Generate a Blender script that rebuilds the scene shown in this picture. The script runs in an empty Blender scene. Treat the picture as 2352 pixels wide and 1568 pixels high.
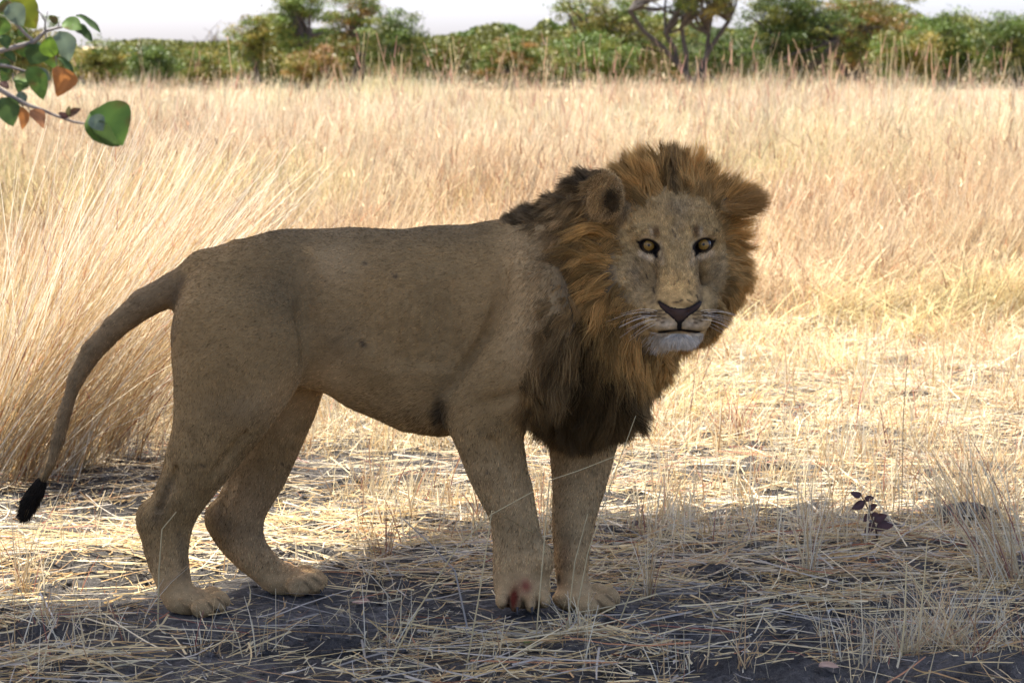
import bpy, bmesh, math, random
import numpy as np
from mathutils import Vector, Matrix
from mathutils.kdtree import KDTree

R = math.radians
rng = np.random.default_rng(7)
random.seed(7)
scene = bpy.context.scene
C = scene.collection

# ------------------------------------------------------------------ camera
CAM_H, PITCH, FPX = 1.6, math.atan((784 - 105) / 6533.0), 6533.0
cam_d = bpy.data.cameras.new("camera")
cam = bpy.data.objects.new("camera", cam_d)
C.objects.link(cam)
cam.location = (0, 0, CAM_H)
cam.rotation_euler = (math.pi / 2 - PITCH, 0, 0)
cam_d.lens, cam_d.sensor_width, cam_d.sensor_fit = 100.0, 36.0, 'HORIZONTAL'
cam_d.clip_start, cam_d.clip_end = 0.05, 4000
cam_d.dof.use_dof = True
cam_d.dof.focus_distance = 7.98
cam_d.dof.aperture_fstop = 9.0
scene.camera = cam

# ------------------------------------------------------------------ sky, sun, exposure
SUN = Vector((-0.30, 0.30, 0.90)).normalized()          # direction towards the sun
world = bpy.data.worlds.new("World")
scene.world = world
world.use_nodes = True
wn, wl = world.node_tree.nodes, world.node_tree.links
wn.clear()
sky = wn.new('ShaderNodeTexSky')
sky.sky_type = 'NISHITA'
sky.sun_disc = False
sky.sun_elevation = math.asin(SUN.z)
sky.sun_rotation = math.atan2(SUN.x, SUN.y)
sky.air_density, sky.dust_density, sky.ozone_density = 0.4, 2.45, 3.0
bg = wn.new('ShaderNodeBackground')
bg.inputs['Strength'].default_value = 0.13
wo = wn.new('ShaderNodeOutputWorld')
wl.new(sky.outputs[0], bg.inputs[0])
wl.new(bg.outputs[0], wo.inputs[0])
sun_d = bpy.data.lights.new("sun", 'SUN')
sun_d.energy, sun_d.angle, sun_d.color = 3.9, R(0.53), (1.0, 0.94, 0.84)
sun = bpy.data.objects.new("sun", sun_d)
C.objects.link(sun)
sun.rotation_euler = SUN.to_track_quat('Z', 'Y').to_euler()
vs = scene.view_settings
vs.view_transform, vs.look, vs.gamma, vs.exposure = 'Standard', 'None', 1.0, 2.17
vs.use_curve_mapping = False
cy = scene.cycles
cy.max_bounces, cy.diffuse_bounces, cy.glossy_bounces = 4, 3, 2
cy.transmission_bounces, cy.transparent_max_bounces = 3, 4
cy.use_denoising = True
cy.caustics_reflective = cy.caustics_refractive = False
scene.cycles_curves.shape = 'RIBBONS'
scene.cycles_curves.subdivisions = 2

# ------------------------------------------------------------------ helpers
cp, sp = math.cos(PITCH), math.sin(PITCH)


def P(px, py, Y):
    """a point of the place from where it is seen (photo 2352 wide) and its real distance Y"""
    dx, dy = (np.asarray(px, float) - 1176) / FPX, (784 - np.asarray(py, float)) / FPX
    t = np.asarray(Y, float) / (dy * sp + cp)
    return np.stack(np.broadcast_arrays(dx * t, dy * 0 + Y, CAM_H + (dy * cp - sp) * t), -1)


def G(px, py, z=0.0):
    """a point on the ground from where it is seen"""
    dx, dy = (np.asarray(px, float) - 1176) / FPX, (784 - np.asarray(py, float)) / FPX
    t = (CAM_H - z) / (sp - dy * cp)
    return np.stack(np.broadcast_arrays(dx * t, (dy * sp + cp) * t, dx * 0 + z), -1)


def proj(p):
    """inverse of P: world -> picture"""
    x, y, z = p[..., 0], p[..., 1], p[..., 2] - CAM_H
    f = y * cp - z * sp
    u = y * sp + z * cp
    return 1176 + FPX * x / f, 784 - FPX * u / f


def lerp(a, b, t):
    return a + (b - a) * t


def sstep(a, b, x):
    t = np.clip((x - a) / (b - a), 0, 1)
    return t * t * (3 - 2 * t)


def _hash(i, j, k, s):
    h = (i * 374761393 + j * 668265263 + k * 2147483647 + s * 144269504) & 0xFFFFFFFF
    h = ((h ^ (h >> 13)) * 1274126177) & 0xFFFFFFFF
    h = (h ^ (h >> 16)) & 0xFFFFFFFF
    return h.astype(np.float64) / 4294967295.0 * 2 - 1


def noise3(p, s=0):
    p = np.asarray(p, float)
    i = np.floor(p).astype(np.int64)
    f = p - i
    f = f * f * (3 - 2 * f)
    out = 0
    for a in (0, 1):
        for b in (0, 1):
            for c in (0, 1):
                w = (f[..., 0] if a else 1 - f[..., 0]) * (f[..., 1] if b else 1 - f[..., 1]) * (f[..., 2] if c else 1 - f[..., 2])
                out = out + w * _hash(i[..., 0] + a, i[..., 1] + b, i[..., 2] + c, s)
    return out


def fbm(p, octv=4, s=0, gain=.5):
    p = np.asarray(p, float)
    a, t, o = 1.0, 0.0, 0.0
    for k in range(octv):
        o = o + a * noise3(p * 2 ** k, s + k)
        t += a
        a *= gain
    return o / t


def new_mesh(name, verts, faces, mat=None, smooth=True, cols=None, parent=None):
    """faces: int array (n,3) or (n,4), or a list of such arrays"""
    me = bpy.data.meshes.new(name)
    verts = np.asarray(verts, np.float32)
    fl = faces if isinstance(faces, list) else [faces]
    fl = [np.asarray(f, np.int32) for f in fl if len(f)]
    me.vertices.add(len(verts))
    me.vertices.foreach_set('co', verts.ravel())
    nl = sum(f.size for f in fl)
    npoly = sum(len(f) for f in fl)
    me.loops.add(nl)
    me.polygons.add(npoly)
    me.loops.foreach_set('vertex_index', np.concatenate([f.ravel() for f in fl]))
    tot = np.concatenate([np.full(len(f), f.shape[1], np.int32) for f in fl])
    me.polygons.foreach_set('loop_start', np.concatenate([[0], np.cumsum(tot)[:-1]]).astype(np.int32))
    me.polygons.foreach_set('loop_total', tot)
    me.update(calc_edges=True)
    if smooth:
        me.polygons.foreach_set('use_smooth', np.ones(npoly, bool))
    if cols is not None:
        a = me.attributes.new('col', 'FLOAT_COLOR', 'POINT')
        c4 = np.ones((len(verts), 4), np.float32)
        c4[:, :3] = cols
        a.data.foreach_set('color', c4.ravel())
    if mat:
        me.materials.append(mat)
    ob = bpy.data.objects.new(name, me)
    C.objects.link(ob)
    if parent:
        ob.parent = parent
        ob.matrix_parent_inverse = Matrix.Translation(parent.location).inverted()
    return ob


def new_hair(name, pts, rad, cols, mat, parent=None):
    n, k = pts.shape[:2]
    hc = bpy.data.hair_curves.new(name)
    hc.add_curves([k] * n)
    hc.position_data.foreach_set('vector', np.asarray(pts, np.float32).ravel())
    a = hc.attributes.get('radius') or hc.attributes.new('radius', 'FLOAT', 'POINT')
    a.data.foreach_set('value', np.asarray(np.broadcast_to(rad, (n, k)), np.float32).ravel())
    a = hc.attributes.new('col', 'FLOAT_COLOR', 'CURVE')
    c4 = np.ones((n, 4), np.float32)
    c4[:, :3] = cols
    a.data.foreach_set('color', c4.ravel())
    hc.materials.append(mat)
    ob = bpy.data.objects.new(name, hc)
    C.objects.link(ob)
    if parent:
        ob.parent = parent
        ob.matrix_parent_inverse = Matrix.Translation(parent.location).inverted()
    return ob


def tag(o, label=None, cat=None, group=None, kind=None):
    for k, v in (('label', label), ('category', cat), ('group', group), ('kind', kind)):
        if v:
            o[k] = v
    return o


def empty(name, loc):
    o = bpy.data.objects.new(name, None)
    o.location = loc
    C.objects.link(o)
    return o


class NT:
    """a tiny wrapper to write node materials"""
    def __init__(self, name):
        self.m = bpy.data.materials.new(name)
        self.m.use_nodes = True
        self.n, self.l = self.m.node_tree.nodes, self.m.node_tree.links
        self.n.clear()
        self.out = self.n.new('ShaderNodeOutputMaterial')

    def node(self, t, ins=None, **kw):
        nd = self.n.new(t)
        for k, v in kw.items():
            setattr(nd, k, v)
        for k, v in (ins or {}).items():
            if isinstance(v, bpy.types.NodeSocket):
                self.l.new(v, nd.inputs[k])
            else:
                nd.inputs[k].default_value = v
        return nd

    def mixc(self, f, a, b, mode='MIX'):
        nd = self.node('ShaderNodeMix', data_type='RGBA', blend_type=mode)
        for i, v in ((0, f), (6, a), (7, b)):
            if isinstance(v, bpy.types.NodeSocket):
                self.l.new(v, nd.inputs[i])
            else:
                nd.inputs[i].default_value = v if i == 0 else (*v, 1)
        return nd.outputs[2]

    def ramp(self, f, stops):
        nd = self.node('ShaderNodeValToRGB', {'Fac': f})
        e = nd.color_ramp.elements
        while len(e) < len(stops):
            e.new(.5)
        for q, (p, c) in zip(e, stops):
            q.position = p
            q.color = (*c, 1) if len(c) == 3 else c
        return nd.outputs[0]

    def noise(self, scale, detail=4, rough=.6, vec=None):
        ins = {'Scale': scale, 'Detail': detail, 'Roughness': rough}
        if vec is not None:
            ins['Vector'] = vec
        return self.node('ShaderNodeTexNoise', ins)

    def done(self, sh):
        self.l.new(sh, self.out.inputs[0])
        return self.m


def leafy(name, rough=.6, trans=.35, spec=.25, hue=None, inst=False):
    """vertex/hair colour 'col', partly translucent; used for blades, leaves and hair"""
    t = NT(name)
    c = t.node('ShaderNodeAttribute', attribute_name='col').outputs['Color']
    if inst:
        tint = t.node('ShaderNodeAttribute', attribute_name='tint', attribute_type='INSTANCER').outputs['Color']
        c = t.mixc(1.0, c, tint, 'MULTIPLY')
    b = t.node('ShaderNodeBsdfPrincipled', {'Base Color': c, 'Roughness': rough, 'Specular IOR Level': spec})
    if trans > 0:
        tr = t.node('ShaderNodeBsdfTranslucent', {'Color': c})
        mx = t.node('ShaderNodeMixShader', {0: trans, 1: b.outputs[0], 2: tr.outputs[0]})
        return t.done(mx.outputs[0])
    return t.done(b.outputs[0])


def scatter_nodes(ob, coll):
    """instances of the meshes in coll on the object's points (only for uncountable stuff)"""
    ng = bpy.data.node_groups.new(ob.name + '_scatter', 'GeometryNodeTree')
    ng.interface.new_socket('Geometry', in_out='INPUT', socket_type='NodeSocketGeometry')
    ng.interface.new_socket('Geometry', in_out='OUTPUT', socket_type='NodeSocketGeometry')
    n, l = ng.nodes, ng.links
    gi, go = n.new('NodeGroupInput'), n.new('NodeGroupOutput')
    ip = n.new('GeometryNodeInstanceOnPoints')
    ci = n.new('GeometryNodeCollectionInfo')
    ci.inputs['Collection'].default_value = coll
    ci.inputs['Separate Children'].default_value = True
    ci.inputs['Reset Children'].default_value = True

    def attr(nm, ty):
        a = n.new('GeometryNodeInputNamedAttribute')
        a.data_type = ty
        a.inputs['Name'].default_value = nm
        return a.outputs['Attribute']
    ip.inputs['Pick Instance'].default_value = True
    l.new(gi.outputs[0], ip.inputs['Points'])
    l.new(ci.outputs[0], ip.inputs['Instance'])
    l.new(attr('idx', 'INT'), ip.inputs['Instance Index'])
    l.new(attr('rot', 'FLOAT_VECTOR'), ip.inputs['Rotation'])
    l.new(attr('scl', 'FLOAT_VECTOR'), ip.inputs['Scale'])
    l.new(ip.outputs[0], go.inputs[0])
    md = ob.modifiers.new('scatter', 'NODES')
    md.node_group = ng


def scatter(name, pts, rot, scl, idx, tint, coll, label, cat):
    me = bpy.data.meshes.new(name)
    n = len(pts)
    me.vertices.add(n)
    me.vertices.foreach_set('co', np.asarray(pts, np.float32).ravel())
    a = me.attributes.new('rot', 'FLOAT_VECTOR', 'POINT')
    a.data.foreach_set('vector', np.asarray(rot, np.float32).ravel())
    a = me.attributes.new('scl', 'FLOAT_VECTOR', 'POINT')
    a.data.foreach_set('vector', np.asarray(scl, np.float32).ravel())
    a = me.attributes.new('idx', 'INT', 'POINT')
    a.data.foreach_set('value', np.asarray(idx, np.int32))
    a = me.attributes.new('tint', 'FLOAT_COLOR', 'POINT')
    c4 = np.ones((n, 4), np.float32)
    c4[:, :3] = tint
    a.data.foreach_set('color', c4.ravel())
    ob = bpy.data.objects.new(name, me)
    C.objects.link(ob)
    scatter_nodes(ob, coll)
    return tag(ob, label, cat, kind='stuff')


# ------------------------------------------------------------------ shape builders on numpy
def strips(base, dirs, length, width, bend, seg=3, side=None, taper=.15, cols=None, tipcol=None):
    """n tapered blades: base (n,3), dirs (n,3) unit, bend (n,3) added quadratically; returns verts, [quads], colours"""
    n = len(base)
    t = np.linspace(0, 1, seg + 1)
    c = base[:, None] + dirs[:, None] * (length[:, None, None] * t[None, :, None]) + bend[:, None] * (t ** 2)[None, :, None]
    if side is None:
        a = rng.uniform(0, 2 * np.pi, n)
        side = np.stack([np.cos(a), np.sin(a), a * 0], -1)
    w = width[:, None] * lerp(1, taper, t ** 1.3)[None]
    off = side[:, None] * w[..., None] * .5
    v = np.stack([c - off, c + off], 2).reshape(-1, 3)
    k = (seg + 1) * 2
    b = np.arange(n)[:, None] * k + np.arange(seg)[None] * 2
    q = np.stack([b, b + 1, b + 3, b + 2], -1).reshape(-1, 4)
    if cols is None:
        return v, q
    cc = cols[:, None, None] if tipcol is None else lerp(cols[:, None], tipcol[:, None], t[None, :, None])[:, :, None]
    cc = np.broadcast_to(cc, (n, seg + 1, 2, 3)).reshape(-1, 3)
    return v, q, cc


def tube(path, rad, sides=6, cap=True):
    """tapered round limb along path (k,3)"""
    path = np.asarray(path, float)
    rad = np.broadcast_to(np.asarray(rad, float), (len(path),))
    d = np.gradient(path, axis=0)
    d /= np.linalg.norm(d, axis=1)[:, None] + 1e-9
    ref = np.array([0, 0, 1.0]) if abs(d[0][2]) < .9 else np.array([1.0, 0, 0])
    u = np.cross(d, ref)
    u /= np.linalg.norm(u, axis=1)[:, None] + 1e-9
    w = np.cross(d, u)
    a = np.linspace(0, 2 * np.pi, sides, endpoint=False)
    v = path[:, None] + rad[:, None, None] * (np.cos(a)[None, :, None] * u[:, None] + np.sin(a)[None, :, None] * w[:, None])
    v = v.reshape(-1, 3)
    k = len(path)
    i = np.arange(k - 1)[:, None] * sides
    j = np.arange(sides)[None]
    jn = (j + 1) % sides
    q = np.stack([i + j, i + jn, i + sides + jn, i + sides + j], -1).reshape(-1, 4)
    return v, q


def merge(parts):
    """list of (verts, quads[, cols]) -> one"""
    vs_, fs_, cs_, o = [], [], [], 0
    for p in parts:
        vs_.append(p[0])
        fs_.append(p[1] + o)
        if len(p) > 2:
            cs_.append(p[2])
        o += len(p[0])
    return np.concatenate(vs_), np.concatenate(fs_), (np.concatenate(cs_) if cs_ else None)
# ------------------------------------------------------------------ the lion
def axis(lo, hi, hc, zones):
    xs, x = [lo], lo
    while x < hi:
        h = hc
        for a, b, hf in zones:
            e = max(a - x, x - b, 0)
            h = min(h, hf + e * .25)
        x += h
        xs.append(x)
    return np.array(xs, np.float32)


YM = 8.13                                   # the lion's mid plane
hx0, hx1 = P(1395, 600, 8)[0], P(1690, 600, 8)[0]
hz0, hz1 = P(1550, 820, 7.95)[2], P(1550, 420, 8)[2]
AX = axis(P(20, 600, YM)[0], .80, .0095, [(hx0, hx1, .0034)])
AY = axis(7.72, 8.50, .0095, [(7.79, 8.03, .0036)])
AZ = axis(-.02, 1.50, .0095, [(hz0, hz1, .0034), (0, .1, .006)])
F = np.full((len(AX), len(AY), len(AZ)), .5, np.float32)


def sub(lo, hi):
    s = []
    for a, l, h in zip((AX, AY, AZ), lo, hi):
        i, j = np.searchsorted(a, [l, h])
        s.append(slice(max(i - 1, 0), min(j + 1, len(a))))
    return tuple(s)


def grid(s):
    return AX[s[0]][:, None, None], AY[s[1]][None, :, None], AZ[s[2]][None, None, :]


def smin(a, b, k):
    h = np.clip(.5 + .5 * (b - a) / k, 0, 1)
    return b + (a - b) * h - k * h * (1 - h)


def put(s, d, k, cut=False):
    d = d.astype(np.float32)
    F[s] = -smin(-F[s], d, k) if cut else smin(F[s], d, k)


def ell(px, py, Y, r, k=.02, cut=False, rot=0.0):
    c = P(px, py, Y)
    m = max(r) + k + .02
    s = sub(c - m, c + m)
    x, y, z = grid(s)
    dx, dy, dz = x - c[0], y - c[1], z - c[2]
    if rot:
        ca, sa = math.cos(rot), math.sin(rot)
        dx, dz = dx * ca + dz * sa, -dx * sa + dz * ca
    k0 = np.sqrt((dx / r[0]) ** 2 + (dy / r[1]) ** 2 + (dz / r[2]) ** 2)
    k1 = np.sqrt((dx / r[0] ** 2) ** 2 + (dy / r[1] ** 2) ** 2 + (dz / r[2] ** 2) ** 2) + 1e-6
    put(s, k0 * (k0 - 1) / k1, k, cut)


def cone(a, b, ra, rb, k=.02, ys=1.0, cut=False):
    """a, b: (px, py, Y); ys flattens in depth"""
    a, b = P(*a), P(*b)
    m = max(ra, rb) + k + .02
    s = sub(np.minimum(a, b) - m, np.maximum(a, b) + m)
    x, y, z = grid(s)
    ab = b - a
    yc = (a[1] + b[1]) / 2
    dx, dy, dz = x - a[0], (y - a[1]) / ys, z - a[2]
    aby = ab[1] / ys
    t = np.clip((dx * ab[0] + dy * aby + dz * ab[2]) / (ab[0] ** 2 + aby ** 2 + ab[2] ** 2), 0, 1)
    d = np.sqrt((dx - t * ab[0]) ** 2 + (dy - t * aby) ** 2 + (dz - t * ab[2]) ** 2) - (ra + (rb - ra) * t)
    put(s, d * min(1, ys), k, cut)


def smooth_tab(q, xs, cols, sig):
    """table interpolated and softened; q: 1-D positions"""
    o = np.argsort(xs)
    xs = np.asarray(xs)[o]
    fine = np.linspace(xs[0], xs[-1], 500)
    kk = max(int(sig / (fine[1] - fine[0])), 1)
    ker = np.exp(-.5 * (np.arange(-3 * kk, 3 * kk + 1) / kk) ** 2)
    ker /= ker.sum()
    out = []
    for c in cols:
        v = np.interp(fine, xs, np.asarray(c)[o])
        vp = np.concatenate([2 * v[0] - v[3 * kk:0:-1], v, 2 * v[-1] - v[-2:-3 * kk - 2:-1]])
        out.append(np.interp(q, fine, np.convolve(vp, ker, 'valid')))
    return out


def loft_x(tab, k=.03, n=2.2, sig=.025):
    """the trunk: px, top, bottom, half width, centre Y"""
    tab = np.array(tab, float)
    T, B = P(tab[:, 0], tab[:, 1], tab[:, 4]), P(tab[:, 0], tab[:, 2], tab[:, 4])
    xs = T[:, 0]
    s = sub((xs.min(), 7.7, B[:, 2].min() - .05), (xs.max(), 8.5, T[:, 2].max() + .05))
    x, y, z = grid(s)
    zt, zb, w, yc = smooth_tab(AX[s[0]], xs, (T[:, 2], B[:, 2], tab[:, 3], tab[:, 4]), sig)
    zt, zb, w, yc = (a[:, None, None] for a in (zt, zb, w, yc))
    h = np.maximum((zt - zb) / 2, .004)
    w = np.maximum(w, .004)
    d = ((np.abs((z - (zt + zb) / 2) / h) ** n + np.abs((y - yc) / w) ** n) ** (1 / n) - 1) * np.minimum(h, w)
    d = np.maximum(d, np.maximum(xs.min() - x, x - xs.max()))
    put(s, d, k)


def loft_z(tab, k=.03, n=2.1, sig=.012):
    """a leg: py, left px, right px, centre Y, half depth"""
    tab = np.array(tab, float)
    A, B = P(tab[:, 1], tab[:, 0], tab[:, 3]), P(tab[:, 2], tab[:, 0], tab[:, 3])
    zs = A[:, 2]
    s = sub((A[:, 0].min() - .06, 7.7, zs.min() - .01), (B[:, 0].max() + .06, 8.5, zs.max() + .01))
    x, y, z = grid(s)
    xa, xb, yc, ry = smooth_tab(AZ[s[2]], zs, (A[:, 0], B[:, 0], tab[:, 3], tab[:, 4]), sig)
    rx = np.maximum((xb - xa) / 2, .006)[None, None]
    ry, yc, xc = ry[None, None], yc[None, None], ((xa + xb) / 2)[None, None]
    d = ((np.abs((x - xc) / rx) ** n + np.abs((y - yc) / ry) ** n) ** (1 / n) - 1) * np.minimum(rx, ry)
    d = np.maximum(d, np.maximum(zs.min() - z, z - zs.max()) * .8)
    put(s, d, k)


# trunk: rump, barrel, chest
loft_x([(398, 690, 712, .02, YM), (412, 650, 760, .08, YM), (440, 612, 800, .125, YM), (500, 575, 840, .165, YM), (560, 549, 868, .19, YM),
        (640, 526, 884, .195, YM), (740, 524, 892, .182, YM), (800, 524, 934, .188, YM), (900, 524, 980, .206, YM), (1000, 523, 1000, .212, YM),
        (1080, 521, 1000, .206, YM), (1160, 522, 990, .205, YM), (1240, 505, 975, .185, YM), (1320, 500, 960, .16, YM), (1400, 560, 940, .12, YM), (1450, 650, 880, .05, YM)], k=.02)
# neck, breast and the throat under the mane
cone((1215, 640, YM), (1420, 560, 8.14), .17, .150, .06, .85)
cone((1350, 520, 8.14), (1530, 500, 8.13), .125, .130, .05, .9)
cone((1260, 760, 8.08), (1400, 690, 8.06), .16, .155, .06, .9)
cone((1330, 860, 8.08), (1440, 780, 8.05), .125, .130, .06, .9)
ell(1370, 880, 8.07, (.13, .15, .12), .06)
ell(1480, 740, 8.08, (.10, .12, .12), .06)
ell(1622, 672, 8.15, (.085, .09, .085), .05)
ell(1592, 738, 8.13, (.075, .09, .055), .05)
# near hind leg
loft_z([(560, 545, 575, 8.12, .02), (600, 480, 640, 8.085, .06), (640, 440, 675, 8.04, .095), (690, 410, 700, 7.995, .13), (760, 396, 712, 7.975, .138), (840, 394, 700, 7.97, .135), (890, 397, 680, 7.97, .128), (930, 400, 655, 7.97, .12),
        (1010, 391, 597, 7.975, .098), (1080, 375, 536, 7.98, .080), (1140, 350, 489, 7.985, .068), (1170, 330, 468, 7.985, .06), (1192, 319, 452, 7.985, .055), (1220, 322, 440, 7.985, .05),
        (1260, 333, 433, 7.985, .045), (1300, 347, 434, 7.985, .043), (1340, 360, 441, 7.985, .043), (1375, 370, 452, 7.985, .046), (1398, 385, 455, 7.985, .046)], k=.035)
# far hind leg
loft_z([(800, 560, 740, 8.25, .08), (890, 570, 741, 8.26, .085), (960, 570, 722, 8.27, .08), (1030, 553, 690, 8.275, .075), (1110, 512, 652, 8.28, .065), (1150, 492, 626, 8.28, .058),
        (1188, 479, 607, 8.28, .052), (1220, 484, 603, 8.28, .048), (1250, 500, 613, 8.28, .045), (1280, 527, 636, 8.28, .043), (1310, 556, 664, 8.28, .043), (1340, 592, 690, 8.28, .045), (1357, 612, 700, 8.28, .045)], k=.03)
# near fore leg with shoulder
loft_z([(520, 1165, 1215, 8.08, .04), (560, 1150, 1250, 8.05, .07), (620, 1146, 1300, 8.005, .115), (700, 1150, 1330, 7.975, .130), (760, 1128, 1335, 7.96, .132), (810, 1094, 1325, 7.952, .128), (860, 1052, 1300, 7.95, .118),
        (915, 1014, 1262, 7.955, .098), (955, 1020, 1228, 7.96, .09), (1000, 1040, 1203, 7.965, .083), (1080, 1070, 1214, 7.975, .075), (1140, 1101, 1226, 7.985, .067), (1200, 1131, 1237, 7.99, .062),
        (1250, 1136, 1246, 7.99, .060), (1290, 1134, 1258, 7.985, .062), (1330, 1132, 1265, 7.98, .064), (1365, 1138, 1265, 7.975, .064), (1392, 1160, 1255, 7.97, .05)], k=.018)
# far fore leg
loft_z([(860, 1260, 1440, 8.17, .085), (1000, 1262, 1424, 8.165, .083), (1040, 1262, 1413, 8.16, .08), (1090, 1262, 1399, 8.15, .075), (1160, 1264, 1375, 8.13, .068), (1240, 1273, 1356, 8.10, .06),
        (1310, 1279, 1352, 8.08, .055), (1350, 1281, 1358, 8.07, .056), (1398, 1290, 1362, 8.06, .05)], k=.02)
# hocks, wrists
ell(338, 1186, 7.985, (.028, .032, .04), .03)
ell(497, 1186, 8.28, (.028, .03, .038), .03)
ell(1240, 1285, 7.965, (.035, .04, .045), .03)
# paws: palm, then four toes each
ell(440, 1378, 7.975, (.068, .050, .036), .02)
for q in ((487, 1366, 8.01), (504, 1376, 7.975), (494, 1389, 7.938), (463, 1396, 7.912)):
    ell(*q, (.030, .0205, .027), .005)
    ell(q[0] + 15, q[1] + 5, q[2] - .003, (.017, .016, .017), .006)
ell(660, 1332, 8.27, (.072, .050, .034), .02)
for q in ((704, 1321, 8.305), (720, 1329, 8.268), (712, 1340, 8.232), (684, 1346, 8.207)):
    ell(*q, (.033, .0215, .030), .005)
    ell(q[0] + 15, q[1] + 5, q[2] - .003, (.018, .017, .018), .006)
ell(1200, 1358, 7.96, (.072, .055, .045), .02)
for q in ((1154, 1374, 7.93), (1184, 1384, 7.905), (1218, 1385, 7.907), (1250, 1374, 7.934)):
    ell(*q, (.0205, .034, .031), .005)
    ell(q[0], q[1] + 9, q[2] - .026, (.015, .014, .016), .006)
ell(1322, 1374, 8.03, (.07, .06, .034), .02)
for q in ((1372, 1358, 8.062), (1393, 1370, 8.028), (1383, 1384, 7.988), (1348, 1391, 7.958)):
    ell(*q, (.034, .0215, .030), .005)
    ell(q[0] + 15, q[1] + 7, q[2] - .006, (.018, .017, .018), .006)
# tail
TAIL = [(540, 610, .060), (470, 628, .062), (400, 662, .052), (330, 698, .043), (262, 752, .038), (212, 806, .034), (174, 870, .030), (150, 940, .026), (132, 1010, .022), (117, 1062, .018), (98, 1102, .015), (80, 1135, .013), (62, 1172, .008)]
for (a, b, ra), (c, d, rb) in zip(TAIL[:-1], TAIL[1:]):
    cone((a, b, YM), (c, d, YM), ra * (.94 if a < 440 else .97), rb * .94, .03 if a > 440 else .008)
# head: skull, cheeks, bridge, muzzle, chin, brows
HX = 1555
ell(HX - 5, 548, 8.125, (.148, .135, .140), .03)
ell(HX - 3, 492, 8.105, (.112, .105, .075), .04)
for sx in (-1, 1):
    ell(HX + sx * 84, 640, 8.10, (.070, .075, .085), .04)
    ell(HX + sx * 62, 536, 8.012, (.042, .04, .024), .025)
    ell(HX + 4 + sx * 37, 733, 7.882, (.050, .055, .039), .014)
    ell(HX + 2 + sx * 58, 700, 7.98, (.045, .07, .05), .03)
cone((HX - 1, 525, 8.045), (HX + 4, 692, 7.90), .056, .057, .042)
ell(HX + 5, 690, 7.875, (.05, .05, .026), .02)
ell(HX + 5, 778, 7.905, (.044, .055, .022), .014)
ell(HX + 2, 752, 8.03, (.085, .10, .055), .03)
ell(HX + 6, 714, 7.845, (.026, .024, .018), .012)
# eye sockets, nostrils, mouth
EYES = [(1490.5, 565, -1), (1616, 563, 1)]
for ex, ey, sx in EYES:
    ell(ex - sx * 2, ey + 1, 7.978, (.026, .038, .0128), .006, cut=True, rot=sx * .34)
    ell(ex - sx * 15, ey + 18, 7.972, (.008, .03, .012), .006, cut=True)
for sx in (-1, 1):
    ell(HX + 5 + sx * 22, 716, 7.822, (.011, .016, .006), .004, cut=True, rot=sx * .5)
    cone((HX + 5, 755, 7.818), (HX + 5 + sx * 47, 763, 7.855), .0045, .004, .004, cut=True)
cone((HX + 5, 735, 7.815), (HX + 5, 755, 7.818), .004, .004, .004, cut=True)
# ears
ell(1390, 450, 7.975, (.052, .028, .070), .010, rot=-.15)
ell(1402, 458, 7.942, (.031, .028, .046), .006, cut=True, rot=-.15)
ell(1395, 470, 8.03, (.04, .05, .05), .02)
ell(1420, 492, 8.03, (.03, .035, .035), .02)
ell(1682, 470, 8.08, (.040, .024, .034), .015, rot=.3)
# loose skin: folds behind the elbow, crease under the tail
for q, dz in ((1052, 0), (1066, -8), (1040, 10)):
    cone((q, 790 + dz, 7.915), (q - 16, 880 + dz, 7.913), .009, .008, .010, cut=True)
FOLD = [(1163, 560, 7.955), (1147, 640, 7.928), (1148, 690, 7.922), (1120, 770, 7.920), (1076, 835, 7.918), (1030, 897, 7.918)]
for a, b in zip(FOLD[:-1], FOLD[1:]):                                   # edge of the shoulder muscle
    cone(a, b, .019, .019, .014, cut=True)
cone((1195, 668, 7.848), (1290, 652, 7.858), .010, .008, .018, cut=True)     # shoulder point
cone((1090, 935, 7.845), (1210, 905, 7.845), .010, .008, .030, cut=True)    # above the elbow
cone((700, 620, 7.955), (705, 740, 7.925), .022, .022, .030, cut=True)      # hollow before the haunch
cone((705, 740, 7.925), (715, 860, 7.925), .020, .018, .030, cut=True)
cone((780, 560, 7.94), (1080, 560, 7.935), .010, .010, .035, cut=True)     # below the long back muscle
cone((408, 1075, 7.912), (368, 1168, 7.932), .014, .014, .012, cut=True)   # behind the tendon of the near hock
cone((540, 1090, 8.222), (508, 1170, 8.235), .009, .009, .012, cut=True)
cone((560, 1000, 7.888), (490, 1090, 7.905), .014, .010, .020, cut=True)   # knee
cone((1130, 1010, 7.885), (1190, 1120, 7.912), .008, .007, .018, cut=True) # forearm
for q in range(6):                                                       # a hint of ribs
    cone((830 + q * 42, 660, 7.926), (815 + q * 42, 830, 7.922), .012, .012, .030, cut=True)
# fine unevenness of muscle
_xs = np.stack(np.meshgrid(AX[::4], AY[::4], AZ[::4], indexing='ij'), -1)
_nz = fbm(_xs * np.array([9, 9, 7]), 2, 3)
_nz = np.repeat(np.repeat(np.repeat(_nz, 4, 0), 4, 1), 4, 2)[:len(AX), :len(AY), :len(AZ)].astype(np.float32)
for _ax in range(3):
    _nz = (_nz + np.roll(_nz, 1, _ax) + np.roll(_nz, 2, _ax) + np.roll(_nz, 3, _ax)) / 4
F += _nz * .010 * (np.abs(F) < .03)


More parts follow.
